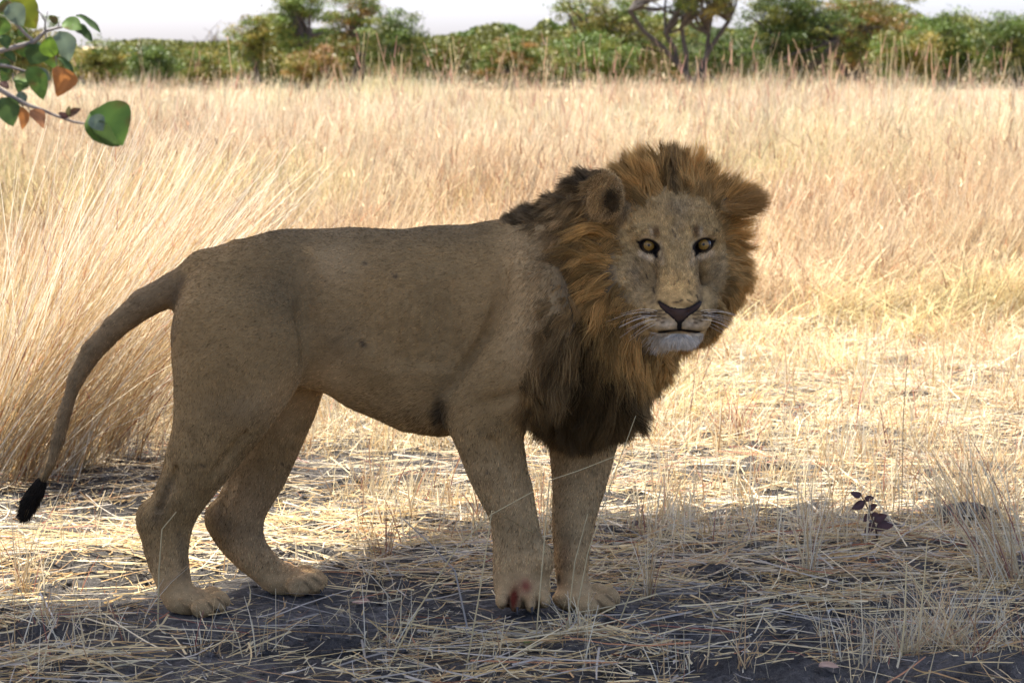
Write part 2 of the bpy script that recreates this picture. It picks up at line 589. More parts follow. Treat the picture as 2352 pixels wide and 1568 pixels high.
def surface_nets(F, AX, AY, AZ):
    neg = F < 0
    cnt = sum(neg[a:neg.shape[0] - 1 + a, b:neg.shape[1] - 1 + b, c:neg.shape[2] - 1 + c].astype(np.int8) for a in (0, 1) for b in (0, 1) for c in (0, 1))
    act = np.argwhere((cnt > 0) & (cnt < 8))
    idx = np.full(cnt.shape, -1, np.int32)
    idx[tuple(act.T)] = np.arange(len(act))
    acc, n = np.zeros((len(act), 3)), np.zeros(len(act))
    A = (AX, AY, AZ)
    cor = [(a, b, c) for a in (0, 1) for b in (0, 1) for c in (0, 1)]
    for p in cor:
        for ax in range(3):
            if p[ax]:
                continue
            q = list(p)
            q[ax] = 1
            i, j = act + p, act + q
            fi, fj = F[tuple(i.T)], F[tuple(j.T)]
            m = (fi < 0) != (fj < 0)
            t = np.where(m, fi / np.where(m, fi - fj, 1), 0)
            pi = np.stack([A[d][i[:, d]] for d in range(3)], -1)
            pj = np.stack([A[d][j[:, d]] for d in range(3)], -1)
            acc += np.where(m[:, None], pi + (pj - pi) * t[:, None], 0)
            n += m
    v = acc / n[:, None]
    quads = []
    for ax in range(3):
        o1, o2 = (ax + 1) % 3, (ax + 2) % 3
        s0 = [slice(None)] * 3
        s1 = [slice(None)] * 3
        s0[ax], s1[ax] = slice(0, -1), slice(1, None)
        e = np.argwhere(neg[tuple(s0)] != neg[tuple(s1)])
        ok = (e[:, o1] > 0) & (e[:, o2] > 0) & (e[:, o1] < F.shape[o1] - 1) & (e[:, o2] < F.shape[o2] - 1)
        e = e[ok]
        flip = neg[tuple(e.T)]
        c = []
        for a, b in ((0, 0), (1, 0), (1, 1), (0, 1)):
            q = e.copy()
            q[:, o1] -= a
            q[:, o2] -= b
            c.append(idx[tuple(q.T)])
        qd = np.stack(c, -1)
        qd[~flip] = qd[~flip][:, ::-1]
        quads.append(qd)
    return v, np.concatenate(quads)


LV, LQ = surface_nets(F, AX, AY, AZ)
# one soft pass over the faceting
for _ in range(2):
    sm, sn = np.zeros_like(LV), np.zeros(len(LV))
    for a in range(4):
        np.add.at(sm, LQ[:, a], LV[LQ[:, (a + 1) % 4]] + LV[LQ[:, (a + 3) % 4]])
        np.add.at(sn, LQ[:, a], 2)
    LV = lerp(LV, sm / sn[:, None], .4)


def vnormals(V, Q):
    fn = np.cross(V[Q[:, 2]] - V[Q[:, 0]], V[Q[:, 3]] - V[Q[:, 1]])
    n = np.zeros_like(V)
    for a in range(4):
        np.add.at(n, Q[:, a], fn)
    return n / (np.linalg.norm(n, axis=1)[:, None] + 1e-12)


LN = vnormals(LV, LQ)
print('lion verts', len(LV))


# ---- colours of the coat (albedo), by where on the animal
def blob(px, py, cx, cy, rx, ry, rot=0.0):
    dx, dy = px - cx, py - cy
    if rot:
        ca, sa = math.cos(rot), math.sin(rot)
        dx, dy = dx * ca + dy * sa, -dx * sa + dy * ca
    return np.exp(-((dx / rx) ** 2 + (dy / ry) ** 2))


def line(px, py, a, b, w):
    dx, dy = b[0] - a[0], b[1] - a[1]
    t = np.clip(((px - a[0]) * dx + (py - a[1]) * dy) / (dx * dx + dy * dy), 0, 1)
    return np.exp(-(((px - a[0] - t * dx) ** 2 + (py - a[1] - t * dy) ** 2) / w ** 2))


def mixto(c, m, to):
    return c + (np.asarray(to) - c) * np.clip(m, 0, 1)[:, None]


FACE = np.array([(1505, 462), (1475, 485), (1448, 535), (1436, 590), (1445, 640), (1468, 685), (1482, 720), (1490, 765), (1520, 806), (1565, 815), (1612, 800), (1632, 760),
                 (1640, 715), (1658, 680), (1672, 630), (1676, 575), (1668, 525), (1645, 480), (1610, 450), (1560, 440)], float)


def poly_sd(px, py, poly):
    """signed distance to a polygon, negative inside"""
    d = np.full(px.shape, 1e9)
    ins = np.zeros(px.shape, bool)
    n = len(poly)
    for i in range(n):
        a, b = poly[i], poly[(i + 1) % n]
        e = b - a
        t = np.clip(((px - a[0]) * e[0] + (py - a[1]) * e[1]) / (e @ e), 0, 1)
        d = np.minimum(d, np.hypot(px - a[0] - t * e[0], py - a[1] - t * e[1]))
        c = (a[1] > py) != (b[1] > py)
        with np.errstate(divide='ignore', invalid='ignore'):
            ins ^= c & (px < (b[0] - a[0]) * (py - a[1]) / (b[1] - a[1]) + a[0])
    return np.where(ins, -d, d)


def coat(p):
    px, py = proj(p)
    n1, n2 = fbm(p * 5, 3, 11), fbm(p * 26, 3, 12)
    n3 = fbm(p * 90, 2, 13)
    c = np.tile(np.array([.315, .200, .084]), (len(p), 1))
    c = mixto(c, sstep(.1, .6, n1) * .5, (.225, .148, .068))
    c = mixto(c, blob(px, py, 655, 650, 95, 130) * .75, (.155, .105, .05))
    c = mixto(c, sstep(590, 530, py) * sstep(520, 640, px) * sstep(1180, 1080, px) * .6, (.19, .13, .065))
    c = mixto(c, line(px, py, (980, 640), (1040, 860), 60) * .35, (.20, .135, .06))
    c = mixto(c, blob(px, py, 785, 785, 55, 60) * .55, (.19, .13, .065))
    c = mixto(c, blob(px, py, 765, 600, 60, 60) * .5, (.46, .31, .15))
    c = mixto(c, (sstep(860, 1010, py + 30 * n1) * sstep(600, 700, px) * sstep(1120, 1020, px)) * .7, (.44, .285, .125))
    c = mixto(c, line(px, py, (640, 930), (760, 880), 55) * .75, (.54, .35, .16))
    c = mixto(c, blob(px, py, 560, 940, 90, 40) * .3, (.20, .15, .09))
    # shoulder and legs paler, paws tawny
    c = mixto(c, sstep(1120, 1200, px) * sstep(1000, 850, py) * .5, (.44, .29, .135))
    c = mixto(c, sstep(980, 1120, py + 30 * n1) * sstep(1010, 1050, px) * .7, (.46, .31, .15))
    c = mixto(c, sstep(1010, 1160, py + 40 * n1) * sstep(480, 560, px) * sstep(1000, 900, px) * .6, (.43, .295, .155))
    c = mixto(c, sstep(1210, 1330, py + 25 * n1) * .8, (.56, .36, .165))
    c = mixto(c, sstep(1260, 1330, py) * sstep(.0, .5, n2) * .4, (.22, .13, .065))
    # dark lines on the hind legs: tendon groove with its shade painted in, inner hock
    c = mixto(c, line(px, py, (390, 1110), (360, 1190), 15) * .55, (.14, .10, .06))
    c = mixto(c, line(px, py, (415, 1230), (425, 1320), 12) * .5, (.16, .11, .06))
    c = mixto(c, line(px, py, (500, 1180), (520, 1215), 18) * .5, (.14, .10, .06))
    # tail greyer
    tm = sstep(430, 380, px) * sstep(1110, 1050, py - (px - 130) * 0) * (px < 430) * (py < 720 + (430 - px) * 2.2)
    c = mixto(c, tm * .7, (.22, .15, .08))
    c = mixto(c, line(px, py, (418, 640), (400, 690), 12) * .6, (.08, .055, .035))
    c = mixto(c, sstep(1080, 1115, py + (px - 100) * .5) * (px < 170), (.012, .010, .008))
    # elbow tuft skin, scattered nicks
    c = mixto(c, blob(px, py, 1012, 945, 16, 38) * .9, (.05, .04, .028))
    for a, b, w in (((905, 628), (909, 636), 4), ((838, 603), (840, 606), 3.5), ((832, 785), (836, 793), 5), ((1118, 1083), (1122, 1086), 4), ((1290, 687), (1291, 690), 3), ((465, 1068), (470, 1070), 3),
                    ((640, 1062), (690, 1080), 1.6), ((1265, 655), (1320, 665), 2)):
        c = mixto(c, line(px, py, a, b, w) * .85, (.03, .025, .025))
    # wounded near fore paw: raw skin and dried blood
    c = mixto(c, blob(px, py, 1180, 1375, 13, 34, .15) * 1.2 * (p[:, 1] < 8.02), (.11, .022, .012))
    c = mixto(c, blob(px, py, 1208, 1345, 13, 16) * .9 * (p[:, 1] < 8.02), (.26, .05, .035))
    c = mixto(c, blob(px, py, 1300, 1270, 12, 40) * .4, (.15, .06, .03))
    c = mixto(c, blob(px, py, 1283, 1330, 5, 14) * .9, (.02, .018, .016))
    # seams between the toes: darker fur, with shading painted in
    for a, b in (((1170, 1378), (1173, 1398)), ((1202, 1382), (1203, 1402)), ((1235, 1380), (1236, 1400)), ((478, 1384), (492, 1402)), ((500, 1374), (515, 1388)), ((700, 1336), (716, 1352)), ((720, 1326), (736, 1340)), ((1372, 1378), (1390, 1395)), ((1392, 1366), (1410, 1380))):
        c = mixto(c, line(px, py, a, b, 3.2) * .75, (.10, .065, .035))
    # under the mane: brown skin
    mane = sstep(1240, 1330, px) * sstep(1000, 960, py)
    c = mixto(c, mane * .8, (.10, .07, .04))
    # ---- face
    fd = poly_sd(px, py, FACE)
    fm = sstep(40, 8, fd) * (p[:, 1] < 8.1)
    f = np.tile(np.array([.43, .28, .112]), (len(p), 1))
    f = mixto(f, sstep(540, 470, py) * .6, (.36, .24, .105))
    f = mixto(f, sstep(610, 690, py) * .6, (.47, .305, .125))
    f = mixto(f, (blob(px, py, 1563, 665, 50, 40)) * .9, (.56, .335, .12))
    f = mixto(f, sstep(.05, .7, n2) * .25, (.22, .155, .085))
    f = mixto(f, (blob(px, py, 1556, 525, 16, 60) + blob(px, py, 1556, 490, 34, 40)) * sstep(-.6, .6, n2) * .45, (.17, .125, .07))
    for sx in (-1, 1):
        ex, ey = EYES[(sx + 1) // 2][:2]
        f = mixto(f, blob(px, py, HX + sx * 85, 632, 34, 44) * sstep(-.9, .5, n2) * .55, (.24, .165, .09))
        f = mixto(f, line(px, py, (HX + sx * 46, 592), (HX + sx * 54, 690), 9) * .6, (.17, .12, .065))  # groove beside the bridge, its shade painted dark
        f = mixto(f, line(px, py, (HX + sx * 100, 590), (HX + sx * 88, 690), 22) * .45, (.22, .155, .08))      # cheek shading put into the colour
        f = mixto(f, line(px, py, (HX + sx * 34, 605), (HX + sx * 40, 560), 8) * .4, (.42, .32, .2))
        f = mixto(f, line(px, py, (ex + sx * 16, ey + 19), (ex - sx * 8, ey + 29), 7.5) * 1.0, (.72, .54, .33))   # pale below the eye
        f = mixto(f, line(px, py, (ex - sx * 10, ey - 21), (ex + sx * 18, ey - 16), 5) * .5, (.42, .32, .20))
        f = mixto(f, blob(px, py, ex + sx * -17, ey - 32, 8.5, 12, sx * .15) * 1.6, (.15, .085, .035))                # brow spots
        f = mixto(f, blob(px, py, ex + sx * -6, ey - 30, 4, 12, sx * .15) * .6, (.45, .35, .22))
        rim = blob(px, py, ex - sx * 1, ey + 1, 25, 16.5, -sx * .34)
        f = mixto(f, sstep(.24, .42, rim), (.016, .012, .010))                                           # dark lids
        f = mixto(f, line(px, py, (ex - sx * 13, ey + 10), (ex - sx * 17, ey + 25), 4.5) * 1.3, (.016, .012, .010))    # tear line
        f = mixto(f, line(px, py, (ex + sx * 16, ey - 6), (ex + sx * 25, ey - 9), 4) * 1.2, (.016, .012, .010))
        # muzzle: pale lips, rows of whisker spots
        f = mixto(f, blob(px, py, HX + 5 + sx * 28, 745, 34, 13) * .9, (.56, .44, .29))
        for r in range(4):
            for q in range(5):
                wx, wy = HX + 5 + sx * (32 + q * 11 + r * 2), 716 + r * 9.5 + q * (1.5 - r * 1.8) * 1.3 - 4
                f = mixto(f, line(px, py, (wx - 3, wy), (wx + 3, wy + sx * 1.0), 3.2) * .95, (.09, .055, .028))
        f = mixto(f, line(px, py, (HX + 5, 757), (HX + 5 + sx * 46, 763), 3.2) * 1.3, (.014, .011, .010))
        f = mixto(f, line(px, py, (HX + 5 + sx * 46, 694), (HX + 5 + sx * 18, 714), 5.5) * 1.2, (.02, .014, .011))
    f = mixto(f, line(px, py, (HX + 5, 730), (HX + 5, 756), 4) * 1.3, (.014, .011, .010))
    f = mixto(f, sstep(764, 770, py) * sstep(812, 802, py) * (p[:, 1] < 7.97) * sstep(1504, 1518, px + 8 * n2) * sstep(1616, 1602, px + 8 * n2), (.84, .73, .57))
    f = mixto(f, sstep(764, 772, py) * np.maximum(sstep(1506, 1492, px), sstep(1614, 1630, px)), (.24, .15, .06))
    for a, b, w in (((1560, 641), (1548, 654), 1.8), ((1580, 642), (1583, 652), 1.8), ((1584, 672), (1589, 677), 2), ((1562, 691), (1568, 689), 2), ((1545, 716 - 21), (1558, 694), 1.8), ((1578, 688), (1590, 694), 1.5),
                    ((1484, 630), (1487, 640), 2), ((1646, 534), (1652, 535), 2), ((1544, 530), (1552, 545), 2), ((1600, 678), (1602, 684), 2), ((1500, 660), (1503, 672), 2)):
        f = mixto(f, line(px, py, a, b, w) * .9, (.035, .025, .02))
    f = f * (1 + .35 * n3[:, None] + .15 * n2[:, None])
    c = lerp(c, f, fm[:, None])
    # ears: tan rim, dark hollow
    em = blob(px, py, 1392, 450, 36, 52) * (p[:, 1] < 8.06)
    c = mixto(c, em * 1.5, (.64, .41, .17))
    c = mixto(c, blob(px, py, 1406, 462, 19, 30) * 1.2 * (p[:, 1] < 8.03), (.06, .04, .022))
    return np.clip(c * (1 + .20 * n3[:, None] + .14 * n1[:, None] + (.12 + .16 * sstep(880, 1000, py))[:, None] * n2[:, None]), 0, 1)


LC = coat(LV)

# ---- materials
t = NT('lion_skin')
ca = t.node('ShaderNodeAttribute', attribute_name='col').outputs['Color']
geo = t.node('ShaderNodeNewGeometry')
nf = t.noise(420, 3, .6, geo.outputs['Position'])
c2 = t.mixc(.35, ca, t.ramp(nf.outputs['Fac'], [(.3, (.35, .35, .35)), (.7, (1, 1, 1))]), 'MULTIPLY')
bmp = t.node('ShaderNodeBump', {'Strength': .35, 'Distance': .004, 'Height': nf.outputs['Fac']})
M_SKIN = t.done(t.node('ShaderNodeBsdfPrincipled', {'Base Color': c2, 'Roughness': .8, 'Specular IOR Level': .05, 'Normal': bmp.outputs[0]}).outputs[0])
M_HAIR = leafy('lion_hair', .7, .15, .05)
M_MANE = leafy('mane_hair', .7, .42, .05)
t = NT('nose_leather')
ca = t.node('ShaderNodeAttribute', attribute_name='col').outputs['Color']
nf = t.noise(900, 2, .5, t.node('ShaderNodeNewGeometry').outputs['Position'])
bmp = t.node('ShaderNodeBump', {'Strength': .3, 'Distance': .001, 'Height': nf.outputs['Fac']})
M_NOSE = t.done(t.node('ShaderNodeBsdfPrincipled', {'Base Color': ca, 'Roughness': .65, 'Specular IOR Level': .10, 'Normal': bmp.outputs[0]}).outputs[0])
t = NT('eye_ball')
ca = t.node('ShaderNodeAttribute', attribute_name='col').outputs['Color']
M_EYE = t.done(t.node('ShaderNodeBsdfPrincipled', {'Base Color': ca, 'Roughness': .4, 'Specular IOR Level': .2, 'Coat Weight': .45, 'Coat Roughness': .05}).outputs[0])

lion = tag(empty('lion', (0, YM, 0)), 'adult male lion with golden brown mane standing in shade and facing forward', 'lion')
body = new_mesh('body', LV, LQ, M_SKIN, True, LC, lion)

# ---- nose leather: a thin hide over the snout's tip
pxv, pyv = proj(LV)
nose_poly = np.array([(1513, 693), (1523, 697), (1535, 704), (1548, 708), (1562, 709), (1576, 708), (1589, 704), (1601, 697), (1611, 693), (1606, 706), (1594, 716), (1582, 724), (1572, 733), (1565, 740), (1564, 754),
                      (1557, 754), (1556, 740), (1550, 733), (1540, 724), (1529, 716), (1518, 706)], float)
nd = poly_sd(pxv, pyv, nose_poly)
fsel = (np.take(nd, LQ).min(1) < 0) & (LV[LQ][:, :, 1].mean(1) < 7.95)
uq, inv = np.unique(LQ[fsel], return_inverse=True)
off = .0035 * sstep(2.5, -4, nd[uq]) - .0006 * (nd[uq] > 2)
nv = LV[uq] + LN[uq] * off[:, None]
nq = inv.reshape(-1, 4)
ncol = np.tile(np.array([.050, .027, .018]), (len(uq), 1))
ncol = mixto(ncol, blob(pxv[uq], pyv[uq], 1562, 726, 14, 12) * .6, (.13, .085, .065))
ncol = mixto(ncol, blob(pxv[uq], pyv[uq], 1562, 745, 6, 12) + sstep(-4, 1, nd[uq]), (.012, .010, .009))
new_mesh('nose', nv, nq, M_NOSE, True, ncol, lion)

# ---- eyes
for ex, ey, sx in EYES:
    c0 = P(ex, ey - 1.5, 8.006)
    r = .0215
    g = np.array([0, 0, CAM_H]) - c0
    g /= np.linalg.norm(g)
    nu, nv_ = 40, 28
    u = np.cross(g, [0, 0, 1.0])
    u /= np.linalg.norm(u)
    w = np.cross(u, g)
    th = np.linspace(0, np.pi, nv_)[:, None]
    ph = np.linspace(0, 2 * np.pi, nu, endpoint=False)[None]
    rr = r * (1 + .06 * np.exp(-(th / .35) ** 2))
    pts = c0 + (rr * np.cos(th))[..., None] * g + (rr * np.sin(th) * np.cos(ph))[..., None] * u + (rr * np.sin(th) * np.sin(ph))[..., None] * w
    i = np.arange(nv_ - 1)[:, None] * nu
    j = np.arange(nu)[None]
    q = np.stack([i + j, i + nu + j, i + nu + (j + 1) % nu, i + (j + 1) % nu], -1).reshape(-1, 4)
    tt = np.broadcast_to(th, (nv_, nu)).ravel()
    pp = np.broadcast_to(ph, (nv_, nu)).ravel()
    col = np.tile(np.array([.23, .13, .026]), (len(tt), 1))
    col *= (1 + .18 * np.sin(pp * 23) * np.sin(pp * 7))[:, None]
    col = mixto(col, sstep(.42, .28, tt) * .25, (.34, .21, .055))
    col = mixto(col, sstep(.19, .16, tt), (.004, .004, .004))
    col = mixto(col, sstep(.72, .82, tt), (.02, .014, .010))
    new_mesh('eye', pts.reshape(-1, 3), q, M_EYE, True, col, lion)
# ---- fur: short coat, mane, chin, tuft, whiskers
TRI = np.concatenate([LQ[:, [0, 1, 2]], LQ[:, [0, 2, 3]]])
TA = np.linalg.norm(np.cross(LV[TRI[:, 1]] - LV[TRI[:, 0]], LV[TRI[:, 2]] - LV[TRI[:, 0]]), axis=1) / 2
TC = LV[TRI].mean(1)
TN = LN[TRI].mean(1)


def sample(n, wt):
    w = TA * wt
    k = rng.choice(len(TRI), n, p=w / w.sum())
    a, b = rng.random(n), rng.random(n)
    f = a + b > 1
    a[f], b[f] = 1 - a[f], 1 - b[f]
    t_ = TRI[k]
    p = LV[t_[:, 0]] + (LV[t_[:, 1]] - LV[t_[:, 0]]) * a[:, None] + (LV[t_[:, 2]] - LV[t_[:, 0]]) * b[:, None]
    nn = LN[t_].mean(1)
    return p, nn / (np.linalg.norm(nn, axis=1)[:, None] + 1e-9)


def unit(v):
    return v / (np.linalg.norm(v, axis=-1, keepdims=True) + 1e-9)


MANE = np.array([(1150, 470), (1160, 516), (1235, 520), (1275, 560), (1262, 640), (1248, 720), (1240, 800), (1205, 880), (1185, 940), (1190, 985), (1250, 1000), (1320, 1010), (1430, 1000), (1600, 950), (1800, 700), (1800, 300), (1400, 250)], float)


def mane_mask(p):
    px, py = proj(p)
    m = sstep(14, -22, poly_sd(px, py, MANE) + 14 * fbm(p * 30, 2, 21))
    back = p[:, 1] > 8.10
    f = sstep(-22, 24, poly_sd(px, py, FACE)) * (1 - sstep(660, 700, py) * (np.abs(px - 1560) < 85) * (py < 800) * (p[:, 1] < 7.98)) * (((px - 1555) / 80) ** 2 + ((py - 600) / 125) ** 2 > 1)
    m = m * np.where(back, 1, f)
    # neither the muzzle nor the ear's hollow
    m = m * (1 - sstep(.25, .6, blob(px, py, 1396, 456, 56, 66)) * (p[:, 1] < 8.13))
    m = m * np.where((py > 960) & (px < 1255), 0, 1)
    return m * (p[:, 2] > P(1300, 1015, YM)[2])


# short coat
tm_ = mane_mask(TC)
tpx, tpy = proj(TC)
face_t = (poly_sd(tpx, tpy, FACE) < 20) & (TC[:, 1] < 8.08)
nose_t = (poly_sd(tpx, tpy, nose_poly) < 1.5) & (TC[:, 1] < 7.95)
eye_t = np.zeros(len(TC))
for ex, ey, sx in EYES:
    eye_t = np.maximum(eye_t, blob(tpx, tpy, ex - sx, ey + 1, 25, 17.5, -sx * .30) * (TC[:, 1] < 8.06))
    eye_t = np.maximum(eye_t, line(tpx, tpy, (ex - sx * 13, ey + 10), (ex - sx * 17, ey + 25), 4.5) * (TC[:, 1] < 8.06))
mouth_t = np.zeros(len(TC))
for sx in (-1, 1):
    mouth_t = np.maximum(mouth_t, line(tpx, tpy, (HX + 5, 757), (HX + 5 + sx * 46, 763), 3.6) * (TC[:, 1] < 7.95))
wt = np.where(TN[:, 1] > .35, .45, 1.0) * (1 - tm_ * .9)
wt = np.where(face_t, 3.2, wt) * (~nose_t) * (eye_t < .30) * (mouth_t < .4)
wt *= ~((TC[:, 0] < P(150, 1100, YM)[0]) & (tpy > 1120))
NCOAT = 280000
p, n = sample(NCOAT, wt)
px, py = proj(p)
flow = np.tile(np.array([-.95, 0, -.40]), (NCOAT, 1))
leg = sstep(900, 1010, py) * (px > 200)
flow = lerp(flow, np.array([-.2, -.05, -1.0]), leg[:, None])
hindleg = sstep(780, 900, py) * sstep(700, 620, px) * (px > 330)
flow = lerp(flow, np.array([-.35, 0, -1.0]), (hindleg * (1 - leg))[:, None])
tl = (px < 430) & (py < 720 + (430 - px) * 2.2)
flow[tl] = unit(np.stack([-.6 * (py[tl] < 900) - .15, 0 * px[tl], -.5 - .5 * (py[tl] > 760)], -1))
shoulder = sstep(1130, 1190, px) * sstep(980, 880, py)
flow = lerp(flow, np.array([-.35, 0, -.9]), shoulder[:, None] * .8)
pawm = sstep(1330, 1370, py)
flow = lerp(flow, np.array([.5, -.4, -.5]), (pawm * .7)[:, None])
fd = poly_sd(px, py, FACE)
facem = (fd < 24) & (p[:, 1] < 8.1)
rad_ = unit(np.stack([px - 1562, 0 * px + 1, -(py - 700)], -1) * np.array([1, 14, 1]))
flow[facem] = rad_[facem]
low = facem & (py > 735)
flow[low] = unit(np.stack([(px[low] - 1560) * .012, 0 * px[low], 0 * px[low] - 1], -1))
flow = flow + .38 * np.stack([fbm(p * 18, 2, 31), fbm(p * 18, 2, 32), fbm(p * 18, 2, 33)], -1)
tang = unit(flow - n * (flow * n).sum(1)[:, None])
L = .0085 * (1 + .25 * rng.standard_normal(NCOAT).clip(-2, 2))
L = np.where(py > 980, L * 1.15, L)
L *= 1 + .7 * sstep(860, 960, py) * sstep(700, 780, px) * sstep(1040, 1000, px)          # belly
L *= 1 + 1.6 * sstep(1180, 1270, px) * sstep(1000, 900, py)                                # towards the mane
L = np.where(facem, .0075 * (1 + .2 * rng.standard_normal(NCOAT).clip(-2, 2)) * (1 - .5 * sstep(640, 700, py) * (np.abs(px - 1561) < 75)), L)
chin = facem & (py > 764) & (py < 800) & (p[:, 1] < 7.97) & (px + 8 * rng.standard_normal(NCOAT) > 1506) & (px + 8 * rng.standard_normal(NCOAT) < 1614)
L = np.where(chin, .021 * rng.uniform(.5, 1.5, NCOAT), L)
elb = np.exp(-(((px - 1012) / 14) ** 2 + ((py - 945) / 34) ** 2)) > .4
L = np.where(elb & (p[:, 1] < 8.15), .034 * rng.uniform(.6, 1.2, NCOAT), L)
toes = (py > 1375)
L = np.where(py > 1310, L * .6, L)
lift = np.where(facem, .20, .16) + .08 * rng.standard_normal(NCOAT)
tt = np.linspace(0, 1, 4)
d0 = unit(tang + n * (lift + .20)[:, None] + .08 * rng.standard_normal((NCOAT, 3)))
d1 = unit(tang + n * (lift - .22)[:, None] + .10 * rng.standard_normal((NCOAT, 3)))
pts = p[:, None] - n[:, None] * .001 + L[:, None, None] * (d0[:, None] * (tt - tt ** 2 / 2)[None, :, None] + d1[:, None] * (tt ** 2 / 2)[None, :, None])
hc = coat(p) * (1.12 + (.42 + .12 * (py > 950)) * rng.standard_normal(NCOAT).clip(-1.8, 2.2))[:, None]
hc = np.where(rng.random(NCOAT)[:, None] < .10, hc * .6, hc)
hc[chin] = np.array([.86, .75, .59]) * rng.uniform(.6, 1.1, (chin.sum(), 1))
rr = np.where(facem, .00040, .00052)[:, None] * np.array([1, .95, .7, .22])[None]
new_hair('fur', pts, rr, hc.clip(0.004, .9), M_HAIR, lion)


# ---- mane: strands grow out of the hide, gathered into locks
def grow(p, d0, d1, L, K, wav, seed, curl=.0):
    """integrates a strand from direction d0 to d1"""
    tt = np.linspace(0, 1, K)
    step = L[:, None] / (K - 1)
    pts = [p]
    for k in range(1, K):
        s = (tt[k - 1] + tt[k]) / 2
        d = unit(lerp(d0, d1, sstep(0, .75, np.array(s))))
        d = d + wav * s ** .5 * np.stack([noise3(pts[-1] * 26, seed), noise3(pts[-1] * 26, seed + 1), noise3(pts[-1] * 26, seed + 2)], -1)
        pts.append(pts[-1] + unit(d) * step)
    return np.stack(pts, 1)


MOUT = np.array([(1100, 505), (1150, 503), (1210, 466), (1290, 416), (1360, 372), (1430, 343), (1550, 326), (1620, 342), (1680, 390), (1742, 430), (1745, 500), (1734, 560), (1730, 640), (1702, 700), (1662, 760), (1605, 812), (1566, 838),
                 (1545, 880), (1532, 930), (1502, 975), (1440, 1005), (1330, 1042), (1260, 1022), (1200, 985), (1178, 955), (1100, 950)], float)


def mane_field(p, n):
    """growth direction at root, at tip, length, colour"""
    px, py = proj(p)
    N = len(p)
    fx, fy = px - 1556, py - 600
    er = np.sqrt((fx / 122) ** 2 + (fy / 165) ** 2)
    ring = sstep(1.95, 1.35, er) * (p[:, 1] < 8.22)
    rad = unit(np.stack([fx / 1.0, 0 * fx, -fy / 1.15], -1))
    up = sstep(-60, -140, fy)
    lowr = sstep(0, 130, fy)
    # round the face: outwards, the crown up and back, the cheeks out and down
    r0 = unit(rad * 1.0 + np.array([0, .25, 0]) + n * .5)
    r1 = unit(rad * .8 + np.array([0, .45, 0]) * up[:, None] + np.array([0, .25, -.9]) * (.35 + lowr[:, None] * .9) * (1 - up[:, None]))
    # neck and breast: down, a little back; the breast straight down
    chest = sstep(700, 860, py)
    g0 = unit(lerp(np.array([-.75, -.25, -.55]), np.array([-.12, -.2, -1.0]), chest[:, None]) + n * .55)
    g1 = unit(lerp(np.array([-.55, -.05, -.9]), np.array([-.06, 0, -1.0]), chest[:, None]))
    # crest on the withers: up and back
    ctop = sstep(.62, .95, n[:, 2]) * sstep(1480, 1380, px) * sstep(640, 560, py)
    c0 = unit(np.array([-.55, 0, .75]) + n * .5)
    c1 = unit(np.array([-.95, 0, .30]) + 0 * n)
    d0 = lerp(g0, r0, ring[:, None])
    d1 = lerp(g1, r1, ring[:, None])
    d0 = lerp(d0, c0, (ctop * (1 - ring * .6))[:, None])
    d1 = lerp(d1, c1, (ctop * (1 - ring * .6))[:, None])
    L = lerp(.095, .20, chest)
    L = lerp(L, lerp(.112, lerp(.105, .135, lowr), 1 - up), ring)
    L = lerp(L, lerp(.030, .085, sstep(1170, 1400, px)), ctop * (1 - ring * .6))
    L = L * lerp(.22, 1, np.maximum(sstep(1215, 1350, px), ctop))
    L = np.where((py > 880) & (px < 1300), np.maximum(L, .085), L)
    L = L * lerp(.14, 1, np.where(p[:, 1] < 8.1, sstep(-22, 58, poly_sd(px, py, FACE)), 1))
    L = L * (1 - .80 * np.clip(1.4 * blob(px, py, 1418, 465, 55, 58), 0, 1))
    L = np.minimum(L, np.maximum(-poly_sd(px, py, MOUT), 0) / 800 * 1.12 + .016)
    # colours
    n1, n2 = fbm(p * 13, 3, 41), fbm(p * 40, 2, 42)
    gold, brown, dark, ash = np.array([.64, .37, .115]), np.array([.31, .185, .068]), np.array([.080, .046, .016]), np.array([.36, .235, .11])
    c = np.tile(brown, (N, 1))
    c = mixto(c, sstep(720, 600, py + 60 * n1) * .7, (.44, .265, .095))
    c = mixto(c, sstep(1360, 1260, px) * sstep(700, 560, py) * .8, ash * 1.0)
    c = mixto(c, sstep(680, 830, py + 90 * n1 + 40 * n2) * sstep(1190, 1330, px + 40 * n1) * .92, dark * 1.05)
    c = mixto(c, blob(px, py, 1350, 700, 45, 80) * .5, dark * 1.6)
    c = mixto(c, sstep(1345, 1235, px + 30 * n1) * sstep(930, 800, py) * .9, (.33, .215, .095))
    c = mixto(c, sstep(870, 960, py + 40 * n1) * .45, (.19, .135, .072))
    c = mixto(c, sstep(1400, 1480, px + 30 * n1) * sstep(740, 800, py) * .75, (.30, .195, .085))
    c = mixto(c, ring * sstep(-.9, .1, n1 + .5), gold)
    c = mixto(c, sstep(40, -10, poly_sd(px, py, FACE)) * (p[:, 1] < 8.1) * .9, (.44, .29, .118))
    c = mixto(c, ring * blob(px, py, 1548, 420, 18, 70) * .85, (.07, .05, .03))
    c = mixto(c, ring * sstep(.15, .6, n2) * .35, (.19, .11, .045))
    c = mixto(c, ring * lowr * sstep(1520, 1440, px) * .35, (.52, .33, .125))
    c = mixto(c, blob(px, py, 1385, 450, 62, 72) * .6, (.15, .10, .05))
    c = mixto(c, ctop * sstep(1480, 1420, px) * .85, (.13, .092, .052))
    c = mixto(c, ctop * sstep(1240, 1180, px) * .4, (.19, .135, .07))
    return d0, d1, L, c


